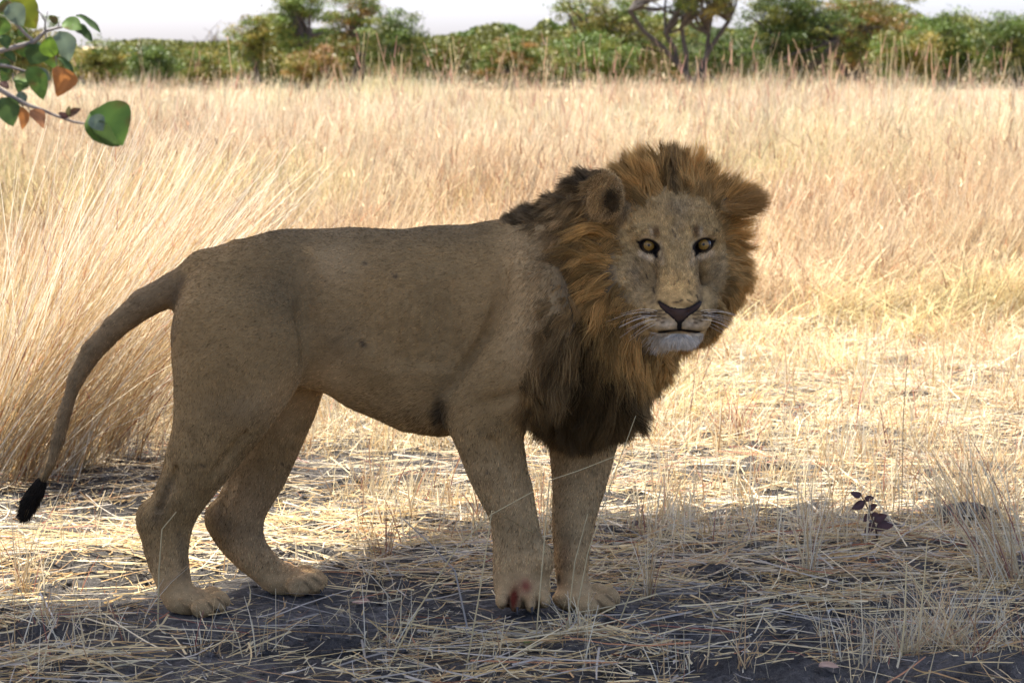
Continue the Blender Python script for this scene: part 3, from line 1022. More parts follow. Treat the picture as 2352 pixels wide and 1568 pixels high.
NM, NG, KM = 88000, 2600, 9
wt = tm_ * np.where(TN[:, 1] > .5, .45, 1.0) * (tm_ > .05)
p, n = sample(NM, wt)
gi = rng.choice(NM, NG, replace=False)
d0, d1, L, hc = mane_field(p, n)
L = L * (1 + .22 * rng.standard_normal(NM).clip(-1.8, 1.8))
jit = np.repeat(rng.standard_normal((NG, 3)) * .26, 1, 0)
kd = KDTree(NG)
for i, q in enumerate(p[gi]):
    kd.insert(q, i)
kd.balance()
own = np.array([kd.find(q)[1] for q in p])
gl = 1 + .25 * rng.standard_normal(NG).clip(-1.5, 1.5)
gc = 1 + .30 * rng.standard_normal(NG).clip(-1.6, 2)
L = L * gl[own]
px_, py_ = proj(p)
L = np.minimum(L, np.maximum(-poly_sd(px_, py_, MOUT) + 30 * fbm(p * 16, 2, 55), 0) / 800 * rng.uniform(.62, 1.28, NG)[own] * rng.uniform(.85, 1.1, NM) + .014 * rng.uniform(.3, 1.7, NM))
dd0 = unit(d0 + jit[own] * .7 + .14 * rng.standard_normal((NM, 3)))
dd1 = unit(d1 + jit[own] + .14 * rng.standard_normal((NM, 3)))
pts = grow(p - n * .004, dd0, dd1, L, KM, .62, 51)
guide = pts[gi]
gp = guide[own]
tt = np.linspace(0, 1, KM)
cl = (.66 * tt ** 1.2)[None, :, None] * rng.uniform(.5, 1.0, (NM, 1, 1))
# stretch each guide to the strand's own length before gathering
pts = lerp(pts, gp + (pts[:, :1] - gp[:, :1]) * .25, cl)
pts += (tt ** 2)[None, :, None] * .006 * rng.standard_normal((NM, 1, 3))
hc = hc * (gc[own] * (1 + .22 * rng.standard_normal(NM).clip(-1.8, 1.8)))[:, None]
rr = .00062 * np.array([1, 1, 1, .95, .9, .8, .65, .45, .15])[None]
hc = hc * np.minimum(1, .8 / hc.max(1))[:, None]
new_hair('mane', pts, rr, hc.clip(.006, .8), M_MANE, lion)

# ---- right ear fringe, left ear rim and inner hair, part of the mane's look but on the ears
ear_w = np.maximum(blob(tpx, tpy, 1390, 450, 34, 50) * (TC[:, 1] < 8.06), blob(tpx, tpy, 1692, 466, 42, 34)) * (TC[:, 1] < 8.14)
NE = 9000
p, n = sample(NE, np.where(ear_w > .3, ear_w, 0))
px, py = proj(p)
rt = px > 1600
hol = blob(px, py, 1406, 462, 20, 32) * (p[:, 1] < 8.03) > .5
d0 = np.where(rt[:, None], unit(np.stack([np.full(NE, .9), np.full(NE, -.1), .25 + .006 * (466 - py)], -1)), unit(n + np.array([0, 0, .2])))
d0 = np.where(hol[:, None], unit(np.array([-.35, -.6, .35]) + .3 * rng.standard_normal((NE, 3))), d0)
d1 = np.where(rt[:, None], unit(np.stack([np.full(NE, .95), np.full(NE, .15), .10 + .004 * (466 - py)], -1)), unit(d0 + np.array([.2, 0, -.3])))
L = np.where(rt, .085 * rng.uniform(.4, 1.1, NE), np.where(hol, .035, .013) * rng.uniform(.6, 1.2, NE))
pts = grow(p, unit(d0 + .28 * rng.standard_normal((NE, 3))), unit(d1 + .2 * rng.standard_normal((NE, 3))), L, 6, .5, 61)
hc = np.where(rt[:, None], np.array([.48, .28, .10]), np.where(hol[:, None], np.array([.20, .135, .065]), np.array([.62, .42, .19]))) * rng.uniform(.65, 1.2, (NE, 1))
new_hair('ear_hair', pts, .0007 * np.array([1, 1, .9, .8, .5, .15])[None], hc, M_MANE, lion)

# ---- tail tuft with burrs caught in it
NT_ = 9000
k = rng.random(NT_)
a, b = P(100, 1098, YM), P(60, 1172, YM)
ax_ = unit(b - a)
s_ = unit(rng.standard_normal((NT_, 3)))
p = a + (b - a) * k[:, None] + s_ * .013 * np.sin(np.pi * (.15 + .8 * k))[:, None]
L = .048 * rng.uniform(.4, 1.3, NT_) * (1 - .25 * k)
d0 = unit(ax_ + s_ * .55)
d1 = unit(ax_ * 1.2 + s_ * .1)
pts = grow(p, unit(d0 + .2 * rng.standard_normal((NT_, 3))), unit(d1 + .22 * rng.standard_normal((NT_, 3))), L, 5, .4, 71)
hc = np.array([.022, .017, .012]) * rng.uniform(.5, 1.8, (NT_, 1))
spots = np.array([P(72, 1120, YM - .03), P(88, 1128, YM - .03), P(60, 1148, YM - .03), P(78, 1152, YM - .03), P(66, 1170, YM - .025), P(92, 1112, YM - .03)])
near = np.min(np.linalg.norm(pts[:, 2][:, None, :] - spots[None], axis=2), axis=1) < .007
hc[near] = np.array([.20, .14, .07])
new_hair('tail_tuft', pts, .0007 * np.array([1, 1, .9, .6, .15])[None], hc, M_HAIR, lion)

# ---- whiskers
wp, wq, wl_ = [], [], []
for sx in (-1, 1):
    for r in range(4):
        for q in range(3):
            x, y = HX + 5 + sx * (48 + q * 9 + r), 714 + r * 10 + q * (1 - r) * 2
            i = np.argmin((pxv - x) ** 2 + (pyv - y) ** 2 + np.where(LV[:, 1] < 7.99, 0, 1e6))
            wp.append(LV[i] - LN[i] * .002)
            wq.append((sx, .35 - .28 * r + .15 * rng.standard_normal(), .0))
            wl_.append(rng.uniform(.07, .135))
wp, wq, wl_ = np.array(wp), np.array(wq), np.array(wl_)
d0 = unit(np.stack([wq[:, 0] * 1.0, -.35 + 0 * wl_, wq[:, 1] * .6], -1))
d1 = unit(np.stack([wq[:, 0] * .9, .2 + 0 * wl_, wq[:, 1] * .4 - .45], -1))
pts = grow(wp, d0, d1, wl_, 8, .03, 81)
new_hair('whiskers', pts, .00050 * np.linspace(1, .3, 8)[None], np.tile([.80, .70, .55], (len(wp), 1)), M_HAIR, lion)

# ---- claws and the dark pads' rim at the toes
M_CLAW = leafy('claw_horn', .4, 0, .4)
for q in ((511, 1389, 7.95), (498, 1401, 7.925), (738, 1342, 8.255), (730, 1352, 8.225), (1188, 1399, 7.872), (1222, 1399, 7.875), (1408, 1388, 8.01), (1398, 1397, 7.975)):
    c0 = P(*q)
    th = np.linspace(0, 1, 6)
    path = c0 + np.stack([.014 * th if q[0] not in (1188, 1222) else 0 * th, -.012 * th, .004 - .016 * th ** 2], -1)
    v, f = tube(path, .0045 * (1 - th * .85), 7)
    new_mesh('claw', v, f, M_CLAW, True, np.tile([.035, .028, .024], (len(v), 1)), lion)
# ------------------------------------------------------------------ ground
FEET = np.array([P(450, 1382, 7.97)[:2], P(668, 1335, 8.26)[:2], P(1200, 1365, 7.95)[:2], P(1330, 1374, 8.02)[:2]])


def ground_h(x, y):
    x, y = np.broadcast_arrays(np.asarray(x, float), np.asarray(y, float))
    p = np.stack([x, y, 0 * x], -1)
    h = .030 * fbm(p * 1.3, 2, 101) + .020 * fbm(p * 4.5, 2, 102) + .024 * fbm(p * 13, 3, 103, .65)
    rid = 1 - np.abs(noise3(p * 6.5 + 3, 104))                       # cracks between clods
    h = h - .030 * sstep(.86, 1.0, rid) * sstep(-.1, .3, fbm(p * 1.1, 2, 105))
    h = h + .035 * sstep(.25, .6, fbm(p * 3.2 + 7, 2, 106))          # clods
    f = np.zeros(x.shape)
    for q in FEET:
        f = np.maximum(f, np.exp(-((x - q[0]) / .22) ** 2 - ((y - q[1] + .16) / .34) ** 2))
    h = h - .012 * sstep(9.2, 8.4, y) * sstep(6.4, 7.0, y)
    h = lerp(h, -.005 + 0 * h, np.clip(f * 1.35, 0, 1))
    return h * sstep(4, 6, y) * sstep(60, 25, y)


gx = axis(-900, 900, 60, [(-2.6, 2.6, .020)])
gy = axis(-60, 3000, 80, [(6.9, 11.5, .020)])
X, Y_ = np.meshgrid(gx, gy, indexing='ij')
gv = np.stack([X, Y_, ground_h(X, Y_)], -1).reshape(-1, 3)
i = np.arange(len(gx) - 1)[:, None] * len(gy) + np.arange(len(gy) - 1)[None]
gq = np.stack([i, i + len(gy), i + len(gy) + 1, i + 1], -1).reshape(-1, 4)
t = NT('soil')
pos = t.node('ShaderNodeNewGeometry').outputs['Position']
n1 = t.noise(1.7, 4, .6, pos).outputs['Fac']
n2 = t.noise(38, 5, .7, pos).outputs['Fac']
n3 = t.noise(260, 3, .7, pos).outputs['Fac']
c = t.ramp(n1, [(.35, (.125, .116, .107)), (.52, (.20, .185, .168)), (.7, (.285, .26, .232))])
c = t.mixc(.85, c, t.ramp(n2, [(.3, (.30, .29, .28)), (.55, (1, 1, 1)), (.72, (1.6, 1.56, 1.5))]), 'MULTIPLY')
c = t.mixc(.7, c, t.ramp(n3, [(.3, (.4, .4, .4)), (.65, (1.1, 1.1, 1.1))]), 'MULTIPLY')
# crumbs of pale chaff trodden into the earth
vo = t.node('ShaderNodeTexVoronoi', {'Scale': 95.0, 'Vector': pos, 'Randomness': 1.0})
chip = t.ramp(vo.outputs['Distance'], [(.10, (1, 1, 1)), (.17, (0, 0, 0))])
c = t.mixc(t.node('ShaderNodeMath', {0: chip, 1: n1}, operation='MULTIPLY').outputs[0], c, (.40, .32, .21))
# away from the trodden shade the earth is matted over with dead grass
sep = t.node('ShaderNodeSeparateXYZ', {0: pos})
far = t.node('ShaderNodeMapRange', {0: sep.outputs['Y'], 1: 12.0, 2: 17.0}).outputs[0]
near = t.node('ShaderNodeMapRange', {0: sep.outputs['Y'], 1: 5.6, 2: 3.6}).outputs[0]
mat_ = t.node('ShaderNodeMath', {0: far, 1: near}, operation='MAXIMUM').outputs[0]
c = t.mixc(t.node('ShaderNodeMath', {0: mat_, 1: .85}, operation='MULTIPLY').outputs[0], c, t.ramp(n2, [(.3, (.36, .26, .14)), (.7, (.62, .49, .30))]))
hh = t.node('ShaderNodeMath', {0: n2, 1: n3}, operation='ADD').outputs[0]
bp = t.node('ShaderNodeBump', {'Strength': 1.0, 'Distance': .035, 'Height': hh})
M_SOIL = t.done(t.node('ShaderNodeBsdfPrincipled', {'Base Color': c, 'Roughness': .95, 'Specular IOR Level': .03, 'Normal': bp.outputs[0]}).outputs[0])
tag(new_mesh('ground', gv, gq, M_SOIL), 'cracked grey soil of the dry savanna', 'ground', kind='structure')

# ------------------------------------------------------------------ grass
STRAW = np.array([[.74, .64, .49], [.70, .57, .39], [.66, .51, .32], [.60, .44, .25], [.70, .58, .41], [.56, .38, .20], [.62, .51, .34], [.52, .33, .19], [.70, .61, .48]])
RED = np.array([[.36, .16, .10], [.42, .22, .13], [.30, .13, .10]])


def straw_cols(n, red=.04, dark=.0):
    c = STRAW[rng.integers(0, len(STRAW), n)] * np.array([1.0, 1.02, .93]) * rng.uniform(.78, 1.12, (n, 1))
    r = rng.random(n) < red
    c[r] = RED[rng.integers(0, 3, r.sum())]
    return c * (1 - dark)


M_GRASS = leafy('dry_grass', .6, .28, .07)
M_GRASSI = leafy('dry_grass_field', .7, .28, .06, inst=True)


def dirs(n, lean, spread, az=None):
    """unit directions: vertical leaned by |lean| towards azimuth with spread"""
    a = rng.uniform(0, 2 * np.pi, n) if az is None else az + spread * rng.standard_normal(n)
    th = np.abs(lean)
    return np.stack([np.sin(th) * np.cos(a), np.sin(th) * np.sin(a), np.cos(th)], -1), a


# --- flat straw lying about
def in_view(n, y0, y1, pad=.35):
    """points on the ground, even by area, within what the camera could see"""
    y = np.sqrt(rng.uniform(y0 ** 2, y1 ** 2, n))
    return np.stack([rng.uniform(-1, 1, n) * (.19 * y + pad), y], -1)


def litter(n, y0, y1, keep, lmin, lmax, wid, tone=(1.0, .95, .82)):
    q = in_view(n, y0, y1)
    k = keep(q) > rng.random(len(q))
    q = q[k]
    q = q[np.min(((q[:, None, 0] - FEET[None, :, 0]) / .10) ** 2 + ((q[:, None, 1] - FEET[None, :, 1] + .06) / .16) ** 2, axis=1) > rng.uniform(.6, 1.6, len(q))]
    n = len(q)
    a = rng.normal(0.1, .75, n) + np.pi * (rng.random(n) < .5)
    L = lmin + (lmax - lmin) * rng.random(n) ** 2.2
    d = np.stack([np.cos(a), np.sin(a), .10 * rng.standard_normal(n)], -1)
    base = np.concatenate([q, ground_h(q[:, 0], q[:, 1])[:, None] + rng.uniform(.003, .03, n)[:, None]], 1) - d * L[:, None] / 2
    e = base + d * L[:, None]
    # lie on the earth
    for b_ in (base, e):
        b_[:, 2] = np.maximum(b_[:, 2], ground_h(b_[:, 0], b_[:, 1]) + .004)
    d = (e - base) / L[:, None]
    bend = np.stack([-np.sin(a), np.cos(a), 0 * a], -1) * (.12 * rng.standard_normal(n) * L)[:, None] + np.array([0, 0, 1]) * (.02 * rng.standard_normal(n))[:, None]
    roll = rng.uniform(-.9, .9, n)
    side = np.stack([-np.sin(a) * np.cos(roll), np.cos(a) * np.cos(roll), np.sin(roll)], -1)
    W = wid * rng.uniform(.5, 1.25, n)
    col = straw_cols(n, .04) * np.array(tone)
    gr = rng.random(n) < .22
    col[gr] = np.array([.50, .44, .35]) * rng.uniform(.6, 1.1, (gr.sum(), 1))
    return strips(base, d, L, W, bend, 3, side, .5, col)


patch = lambda q, s, f: fbm(np.stack([q[:, 0], q[:, 1], 0 * q[:, 0]], -1) * f, 3, s)


def keep_near(q):
    return .22 + .75 * sstep(-.2, .35, patch(q, 201, 1.6)) + .3 * sstep(8.4, 9.4, q[:, 1])


def keep_mid(q):
    bare = np.exp(-(((q[:, 0] + .15) / .9) ** 2 + ((q[:, 1] - 9.9) / .6) ** 2))
    return np.clip(.62 + .4 * sstep(-.3, .3, patch(q, 202, 1.1)) - .45 * bare, 0.15, 1)


v, q, c = merge([litter(8200, 6.9, 9.4, keep_near, .05, .42, .0058), litter(36000, 8.5, 17.5, keep_mid, .04, .34, .0062, (.92, .89, .89)), litter(15000, 6.9, 10.2, keep_near, .012, .07, .004)])  # light put into the colour: shaded straw warmer, sunlit straw more neutral
tag(new_mesh('straw_litter', v, q, M_GRASS, False, c), 'broken straw lying scattered over the grey soil', 'straw', kind='stuff')


# --- standing stubble and short sprigs
def sprigs(tufts, nb, hmin, hmax, lean, wid, red=.05, rad=.03, bendk=.25, az=None):
    n = len(tufts) * nb
    b = np.repeat(tufts, nb, 0) + rng.standard_normal((n, 2)) * rad
    base = np.concatenate([b, ground_h(b[:, 0], b[:, 1])[:, None] - .01], 1)
    d, a = dirs(n, lean * rng.standard_normal(n), .6, az)
    L = lerp(hmin, hmax, rng.random(n) ** 1.6)
    bend = np.stack([np.cos(a), np.sin(a), -.4 + 0 * a], -1) * (bendk * L * rng.uniform(-.2, 1, n))[:, None]
    c = straw_cols(n, red)
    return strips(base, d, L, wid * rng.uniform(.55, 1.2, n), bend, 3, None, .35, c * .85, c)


def pick(n, y0, y1, s, f, thr, pad=.3):
    q = in_view(n, y0, y1, pad)
    return q[patch(q, s, f) > thr]


def clear_of_lion(q):
    """no tufts growing through the paws"""
    return q[np.min(np.hypot(q[:, None, 0] - FEET[None, :, 0], q[:, None, 1] - FEET[None, :, 1]), axis=1) > .13]


tA = clear_of_lion(pick(170, 6.9, 8.9, 211, 1.5, -.02))
tB = clear_of_lion(pick(1500, 8.9, 12.5, 212, 1.2, -.12))
tC = pick(2600, 11.0, 17.0, 213, .8, -.30)
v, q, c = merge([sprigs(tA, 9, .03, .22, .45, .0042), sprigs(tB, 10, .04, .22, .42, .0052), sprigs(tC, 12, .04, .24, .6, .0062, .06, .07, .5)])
tag(new_mesh('grass_stubble', v, q, M_GRASS, False, c), 'short standing stubble of dry grass in tufts', 'grass', kind='stuff')

# --- the field: clumps scattered by the thousand
fc = bpy.data.collections.new('field_clumps')


def clump(name, nb, rad, hmin, hmax, lean, wid, bendk, az, spread, red=.04):
    r_ = rad * np.sqrt(rng.random(nb))
    a_ = rng.uniform(0, 2 * np.pi, nb)
    base = np.stack([r_ * np.cos(a_), r_ * np.sin(a_), 0 * a_ - .02], -1)
    d, a = dirs(nb, lean * (1 + .5 * rng.standard_normal(nb)), spread, az)
    L = rng.uniform(hmin, hmax, nb)
    bend = np.stack([np.cos(a), np.sin(a), -.45 + 0 * a], -1) * (bendk * L * rng.uniform(.0, 1.3, nb))[:, None]
    c = straw_cols(nb, red)
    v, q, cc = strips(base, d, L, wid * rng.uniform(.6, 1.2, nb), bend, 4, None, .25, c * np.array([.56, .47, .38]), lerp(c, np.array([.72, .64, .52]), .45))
    ns = nb // 2                                             # seed heads and broken leaf ends
    k = rng.integers(0, nb, ns)
    s = rng.uniform(.55, 1.0, ns)
    bb = base[k] + d[k] * (L[k] * s)[:, None] + bend[k] * (s ** 2)[:, None]
    dd = unit(d[k] + .9 * rng.standard_normal((ns, 3)))
    sc = np.where(rng.random((ns, 1)) < .3, np.array([.46, .26, .16]), np.array([.72, .60, .42])) * rng.uniform(.6, 1.1, (ns, 1))
    v2, q2, c2_ = strips(bb, dd, rng.uniform(.05, .16, ns), rng.uniform(.006, .012, ns), .03 * rng.standard_normal((ns, 3)), 2, None, .3, sc)
    v, q, cc = merge([(v, q, cc), (v2, q2, c2_)])
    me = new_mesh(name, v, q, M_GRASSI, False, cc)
    C.objects.unlink(me)
    fc.objects.link(me)


for k in range(4):
    clump(f'a_upright_{k}', 85, .26, .50, 1.05, .20, .0095, .22, .15, (1.0, 2.2)[k % 2], .03)
for k in range(4):
    clump(f'b_lodged_{k}', 90, .28, .28, .75, .68, .0075, .55, .25, .9, .05)
for k in range(2):
    clump(f'c_feather_{k}', 40, .30, .9, 1.25, .20, .0060, .35, .1, .8, .06)

SUNLIT = 9.8


def field(n, y0, y1, pad, hgt, kinds, seed, thin=None):
    q = in_view(n, y0, y1, pad)
    if thin is not None:
        q = q[thin(q) > rng.random(len(q))]
    n = len(q)
    pn = patch(q, seed, .55)
    s = hgt(q) * (1 + .40 * pn + .18 * rng.standard_normal(n)).clip(.35, 1.6)
    rot = np.stack([.06 * rng.standard_normal(n), .06 * rng.standard_normal(n), np.where(rng.random(n) < .35, rng.uniform(-3.1, 3.1, n), rng.normal(0, .7, n))], -1)
    scl = np.stack([s * .4 + .6, s * .4 + .6, s], -1)
    idx = np.array(kinds)[rng.integers(0, len(kinds), n)]
    pc = patch(q, seed + 5, .35)
    tint = np.array([1.04, 1.0, .95]) * (1 + .26 * rng.standard_normal((n, 1)).clip(-2, 2))
    tint = lerp(tint, tint * np.array([.84, .74, .64]), sstep(.0, .5, pc)[:, None])
    tint = lerp(tint, tint * np.array([.92, 1.02, .72]), sstep(.15, .5, -pc)[:, None] * .7)
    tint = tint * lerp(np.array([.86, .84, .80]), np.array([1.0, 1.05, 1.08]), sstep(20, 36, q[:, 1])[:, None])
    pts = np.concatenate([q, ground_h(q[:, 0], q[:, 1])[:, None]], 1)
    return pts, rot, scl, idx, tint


def cat(parts):
    return [np.concatenate(z) for z in zip(*parts)]


thin1 = lambda q: np.clip(sstep(-.35, .25, patch(q, 301, .9)) * (.04 + .96 * sstep(13.0, 17.5, q[:, 1])), 0.0, 1)
parts = [field(2400, 10.2, 17.5, .6, lambda q: .16 + .40 * sstep(11, 17, q[:, 1]), [4, 5, 6, 7], 311, thin1),
         field(1000, 16.4, 19.5, .8, lambda q: .55 + .20 * sstep(15, 19, q[:, 1]), [4, 5, 6, 7, 4, 5, 6, 0], 312),
         field(2500, 18, 26, 2.6, lambda q: .58 + .26 * sstep(17, 25, q[:, 1]), [0, 1, 2, 3, 4, 6], 313),
         field(6200, 25, 48, 6.0, lambda q: .90 + 0 * q[:, 0], [0, 1, 2, 3], 314),
         field(500, 20, 48, 2.0, lambda q: .88 + 0 * q[:, 0], [8, 9], 315)]
# the same grass goes on at both sides and behind the camera
n = 3600
q = np.stack([rng.uniform(-22, 22, n), rng.uniform(-26, 34, n)], -1)
q = q[(np.abs(q[:, 0]) > .19 * np.maximum(q[:, 1], 0) + 2.2) & ((q[:, 1] > 11) | (q[:, 1] < 4) | (np.abs(q[:, 0]) > 4.5)) | (q[:, 1] < 2)]
n = len(q)
parts.append((np.concatenate([q, ground_h(q[:, 0], q[:, 1])[:, None]], 1), np.stack([0 * q[:, 0], 0 * q[:, 0], rng.uniform(-3, 3, n)], -1), np.stack([np.full(n, 1.3)] * 2 + [rng.uniform(.5, .9, n)], -1), rng.integers(0, 8, n), np.ones((n, 3)) * rng.uniform(.85, 1.1, (n, 1))))
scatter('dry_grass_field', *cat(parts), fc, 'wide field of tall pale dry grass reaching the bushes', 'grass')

# --- tall reddish stalks that stand above the field's far edge
n = 420
y = rng.uniform(24, 46, n)
px = rng.choice([rng.normal(1150, 260), rng.normal(2000, 330)], n) if False else np.where(rng.random(n) < .35, rng.normal(1050, 260, n), rng.normal(1950, 330, n))
px = np.where(rng.random(n) < .15, rng.uniform(-50, 2400, n), px)
b = P(px, 300, y)
base = np.stack([b[:, 0], y, np.full(n, .3)], -1)
d, a = dirs(n, .14 * rng.standard_normal(n), 0)
L = rng.uniform(.75, 1.45, n)
c = np.where(rng.random((n, 1)) < .5, np.array([.60, .48, .26]), np.array([.55, .36, .22])) * rng.uniform(.8, 1.15, (n, 1))
v1, q1, c1 = strips(base, d, L, rng.uniform(.005, .009, n), np.stack([np.cos(a), np.sin(a), 0 * a], -1) * (.18 * L * rng.random(n))[:, None], 4, None, .8, c)
# side spikes
m = n * 2
k = rng.integers(0, n, m)
s = rng.uniform(.35, .95, m)
bb = base[k] + d[k] * (L[k] * s)[:, None]
ds, _ = dirs(m, .28 + 0 * s, 0)
v2, q2, c2_ = strips(bb, ds, rng.uniform(.08, .22, m), rng.uniform(.007, .012, m), np.zeros((m, 3)), 2, None, .3, np.array([.50, .28, .20]) * rng.uniform(.7, 1.2, (m, 1)))
v, q, c = merge([(v1, q1, c1), (v2, q2, c2_)])
tag(new_mesh('tall_seed_grass', v, q, M_GRASS, False, c), 'tall reddish seed stalks standing above the pale field', 'grass', kind='stuff')


# --- single tussocks
def tussock(name, label, px, py, nb, rad, hmin, hmax, lean, wid, az, spread, bendk, red=.05, group=None, seeds=0, tone=1.0):
    c0 = G(px, py)
    c0[2] = float(ground_h(c0[0], c0[1]))
    r_ = rad * np.abs(rng.standard_normal(nb)) * .6
    a_ = rng.uniform(0, 2 * np.pi, nb)
    base = c0 + np.stack([r_ * np.cos(a_), r_ * np.sin(a_), 0 * a_ - .012], -1)
    base[:, 2] = ground_h(base[:, 0], base[:, 1]) - .012
    d, a = dirs(nb, lean * (1 + .45 * rng.standard_normal(nb)), spread, az)
    L = lerp(hmin, hmax, rng.random(nb) ** .8)
    bend = np.stack([np.cos(a), np.sin(a), -.35 + 0 * a], -1) * (bendk * L * rng.uniform(.1, 1.2, nb))[:, None]
    c = straw_cols(nb, red) * tone
    wv = wid * rng.uniform(.55, 1.25, nb)
    if seeds >= 40:
        nb2 = nb // 5
        c *= np.array([.86, .78, .68])
        c[:nb2] = np.array([.76, .67, .50]) * rng.uniform(.85, 1.08, (nb2, 1))
        L[:nb2] = rng.uniform(.95, 1.5, nb2)
        wv[:nb2] = .0052
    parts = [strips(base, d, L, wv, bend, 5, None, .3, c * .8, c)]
    if seeds:
        k = rng.integers(0, nb, seeds)
        s = rng.uniform(.45, .9, seeds)
        bb = base[k] + d[k] * (L[k] * s)[:, None] + bend[k] * (s ** 2)[:, None]
        dd = unit(d[k] + .8 * rng.standard_normal((seeds, 3)))
        parts.append(strips(bb, dd, rng.uniform(.04, .11, seeds), np.full(seeds, .0035), .03 * rng.standard_normal((seeds, 3)), 2, None, .4, RED[rng.integers(0, 3, seeds)] * 1.15))
    v, q, c = merge(parts)
    o = new_mesh(name, v, q, M_GRASS, False, c)
    return tag(o, label, 'grass', group)


for px, py, nb, rd, az, sd in ((-60, 1120, 380, .16, .05, 90), (40, 1095, 420, .17, .0, 130), (135, 1075, 420, .17, .0, 150), (225, 1045, 360, .17, .05, 150), (-20, 1000, 380, .2, .1, 40), (170, 960, 380, .2, .05, 60), (300, 930, 260, .2, .0, 60)):
    tussock('grass_tussock', 'tall dry grass tussock leaning over towards the lion behind its tail', px, py, nb, rd, .40, 1.35, .42, .0042, az, .60, .26, .07, 'leaning tall grass behind the tail', sd)
tussock('grass_tussock', 'low feathery dry tussock beside the dark leaved seedling', 2235, 1195, 170, .09, .12, .40, .42, .0040, None, 1, .3, .04, tone=.85)
tussock('grass_tussock', 'small straw tuft on dark soil below the lion tail', 50, 1360, 40, .05, .10, .36, .25, .0042, None, 1, .2, .03)
tussock('grass_tussock', 'splayed straw tuft just before the lion near fore paw', 1330, 1475, 50, .04, .05, .15, .55, .0045, None, 1, .25, .0)
tussock('grass_tussock', 'wide messy tuft of straw with greenish blades in the shade', 2180, 1480, 210, .22, .08, .34, .7, .0046, None, 1, .4, .06)
tussock('grass_tussock', 'pale tuft with bleached needle blades beside the messy straw tuft', 2085, 1510, 70, .035, .06, .2, .6, .0032, None, 1, .2, .0)
tussock('grass_tussock', 'reddish brown broken tuft between hind and fore legs', 880, 1290, 26, .03, .08, .26, .22, .0040, None, 1, .2, .55, tone=.8)
tussock('grass_tussock', 'golden brown tuft just behind the near fore leg', 1100, 1215, 40, .03, .06, .20, .5, .0055, None, 1, .1, .35, tone=.85)
tussock('grass_tussock', 'purple red dry tuft in the sunlit ground beyond the mane', 1690, 1010, 60, .07, .08, .26, .5, .0048, None, 1, .2, .75)
tussock('grass_tussock', 'upright straw clump rooted left of the seedling', 1860, 1320, 36, .03, .12, .34, .16, .0042, None, 1, .15, .05)
tussock('grass_tussock', 'thin tuft of tall stems standing beyond the far fore paw', 1490, 1365, 26, .02, .10, .26, .14, .0045, None, 1, .1, .1)
tussock('grass_tussock', 'leaning tuft of long stems by the broken clods', 2330, 1330, 80, .10, .2, .55, .35, .0048, 2.6, .5, .2, .08)


# --- long bent stalks standing before the lion
def stalk(label, pts, r=.0024, col=(.62, .50, .27)):
    w = np.array([P(*p_) for p_ in pts])
    w[0, 2] = float(ground_h(w[0, 0], w[0, 1])) - .01
    v, f = tube(w, np.linspace(r, r * .55, len(w)), 5)
    tag(new_mesh('grass_stalk', v, f, M_GRASS, True, np.tile(np.array(col) * rng.uniform(.9, 1.1), (len(v), 1))), label, 'grass stalk')


stalk('long straw stalk kinked sharply in front of the near fore leg', [(1068, 1560, 7.25), (1100, 1370, 7.3), (1130, 1172, 7.35), (1224, 1222, 7.37)])
stalk('long straw stalk slanting up across the near fore leg', [(885, 1568, 7.2), (960, 1400, 7.25), (1050, 1255, 7.3), (1130, 1180, 7.33), (1225, 1128, 7.36)])
stalk('straw stalk lying across the far fore leg', [(1230, 1200, 7.55), (1262, 1103, 7.6), (1330, 1080, 7.62), (1420, 1045, 7.64)], .002)
stalk('straight thin stalk rising before the far fore leg to the mane', [(1315, 1430, 7.75), (1350, 1270, 7.78), (1400, 1120, 7.8), (1460, 955, 7.8)], .0018)
stalk('slim straw stalk beside the far fore paw', [(1300, 1470, 7.55), (1320, 1290, 7.58), (1350, 1180, 7.6)], .002)
stalk('pale stalk crossing behind the fore paws', [(1410, 1390, 7.7), (1480, 1280, 7.75), (1545, 1205, 7.8)], .002)
stalk('fine upright stalk before the near hind paw', [(362, 1420, 7.75), (365, 1310, 7.76), (372, 1215, 7.76), (405, 1175, 7.76)], .0024)
stalk('forked stalk left of the seedling', [(2068, 1545, 7.3), (2078, 1420, 7.35), (2082, 1290, 7.4)], .0034)
stalk('upright stalk rooted below the seedling', [(2105, 1530, 7.35), (2118, 1380, 7.4), (2130, 1240, 7.45)], .0028)
stalk('tall stem with narrow seed head in sunlit straw beyond the mane', [(2072, 1100, 9.6), (2075, 950, 9.6), (2085, 815, 9.6)], .0019, (.36, .27, .15))
stalk('grey bent twig between the hind and fore legs', [(1080, 1420, 7.6), (1045, 1310, 7.65), (985, 1245, 7.7), (925, 1190, 7.72)], .003, (.38, .34, .28))
stalk('thick straw fallen over dark soil', [(2240, 1390, 7.6), (2100, 1330, 7.65), (2020, 1290, 7.7)], .0026)

# --- dark leaved seedling
sd = empty('seedling', G(2015, 1262))
tag(sd, 'small seedling with dark maroon rounded leaves at the edge of the shade', 'plant')
YS = float(G(2015, 1262)[1])
M_DLEAF = leafy('maroon_leaf', .4, .12, .4)


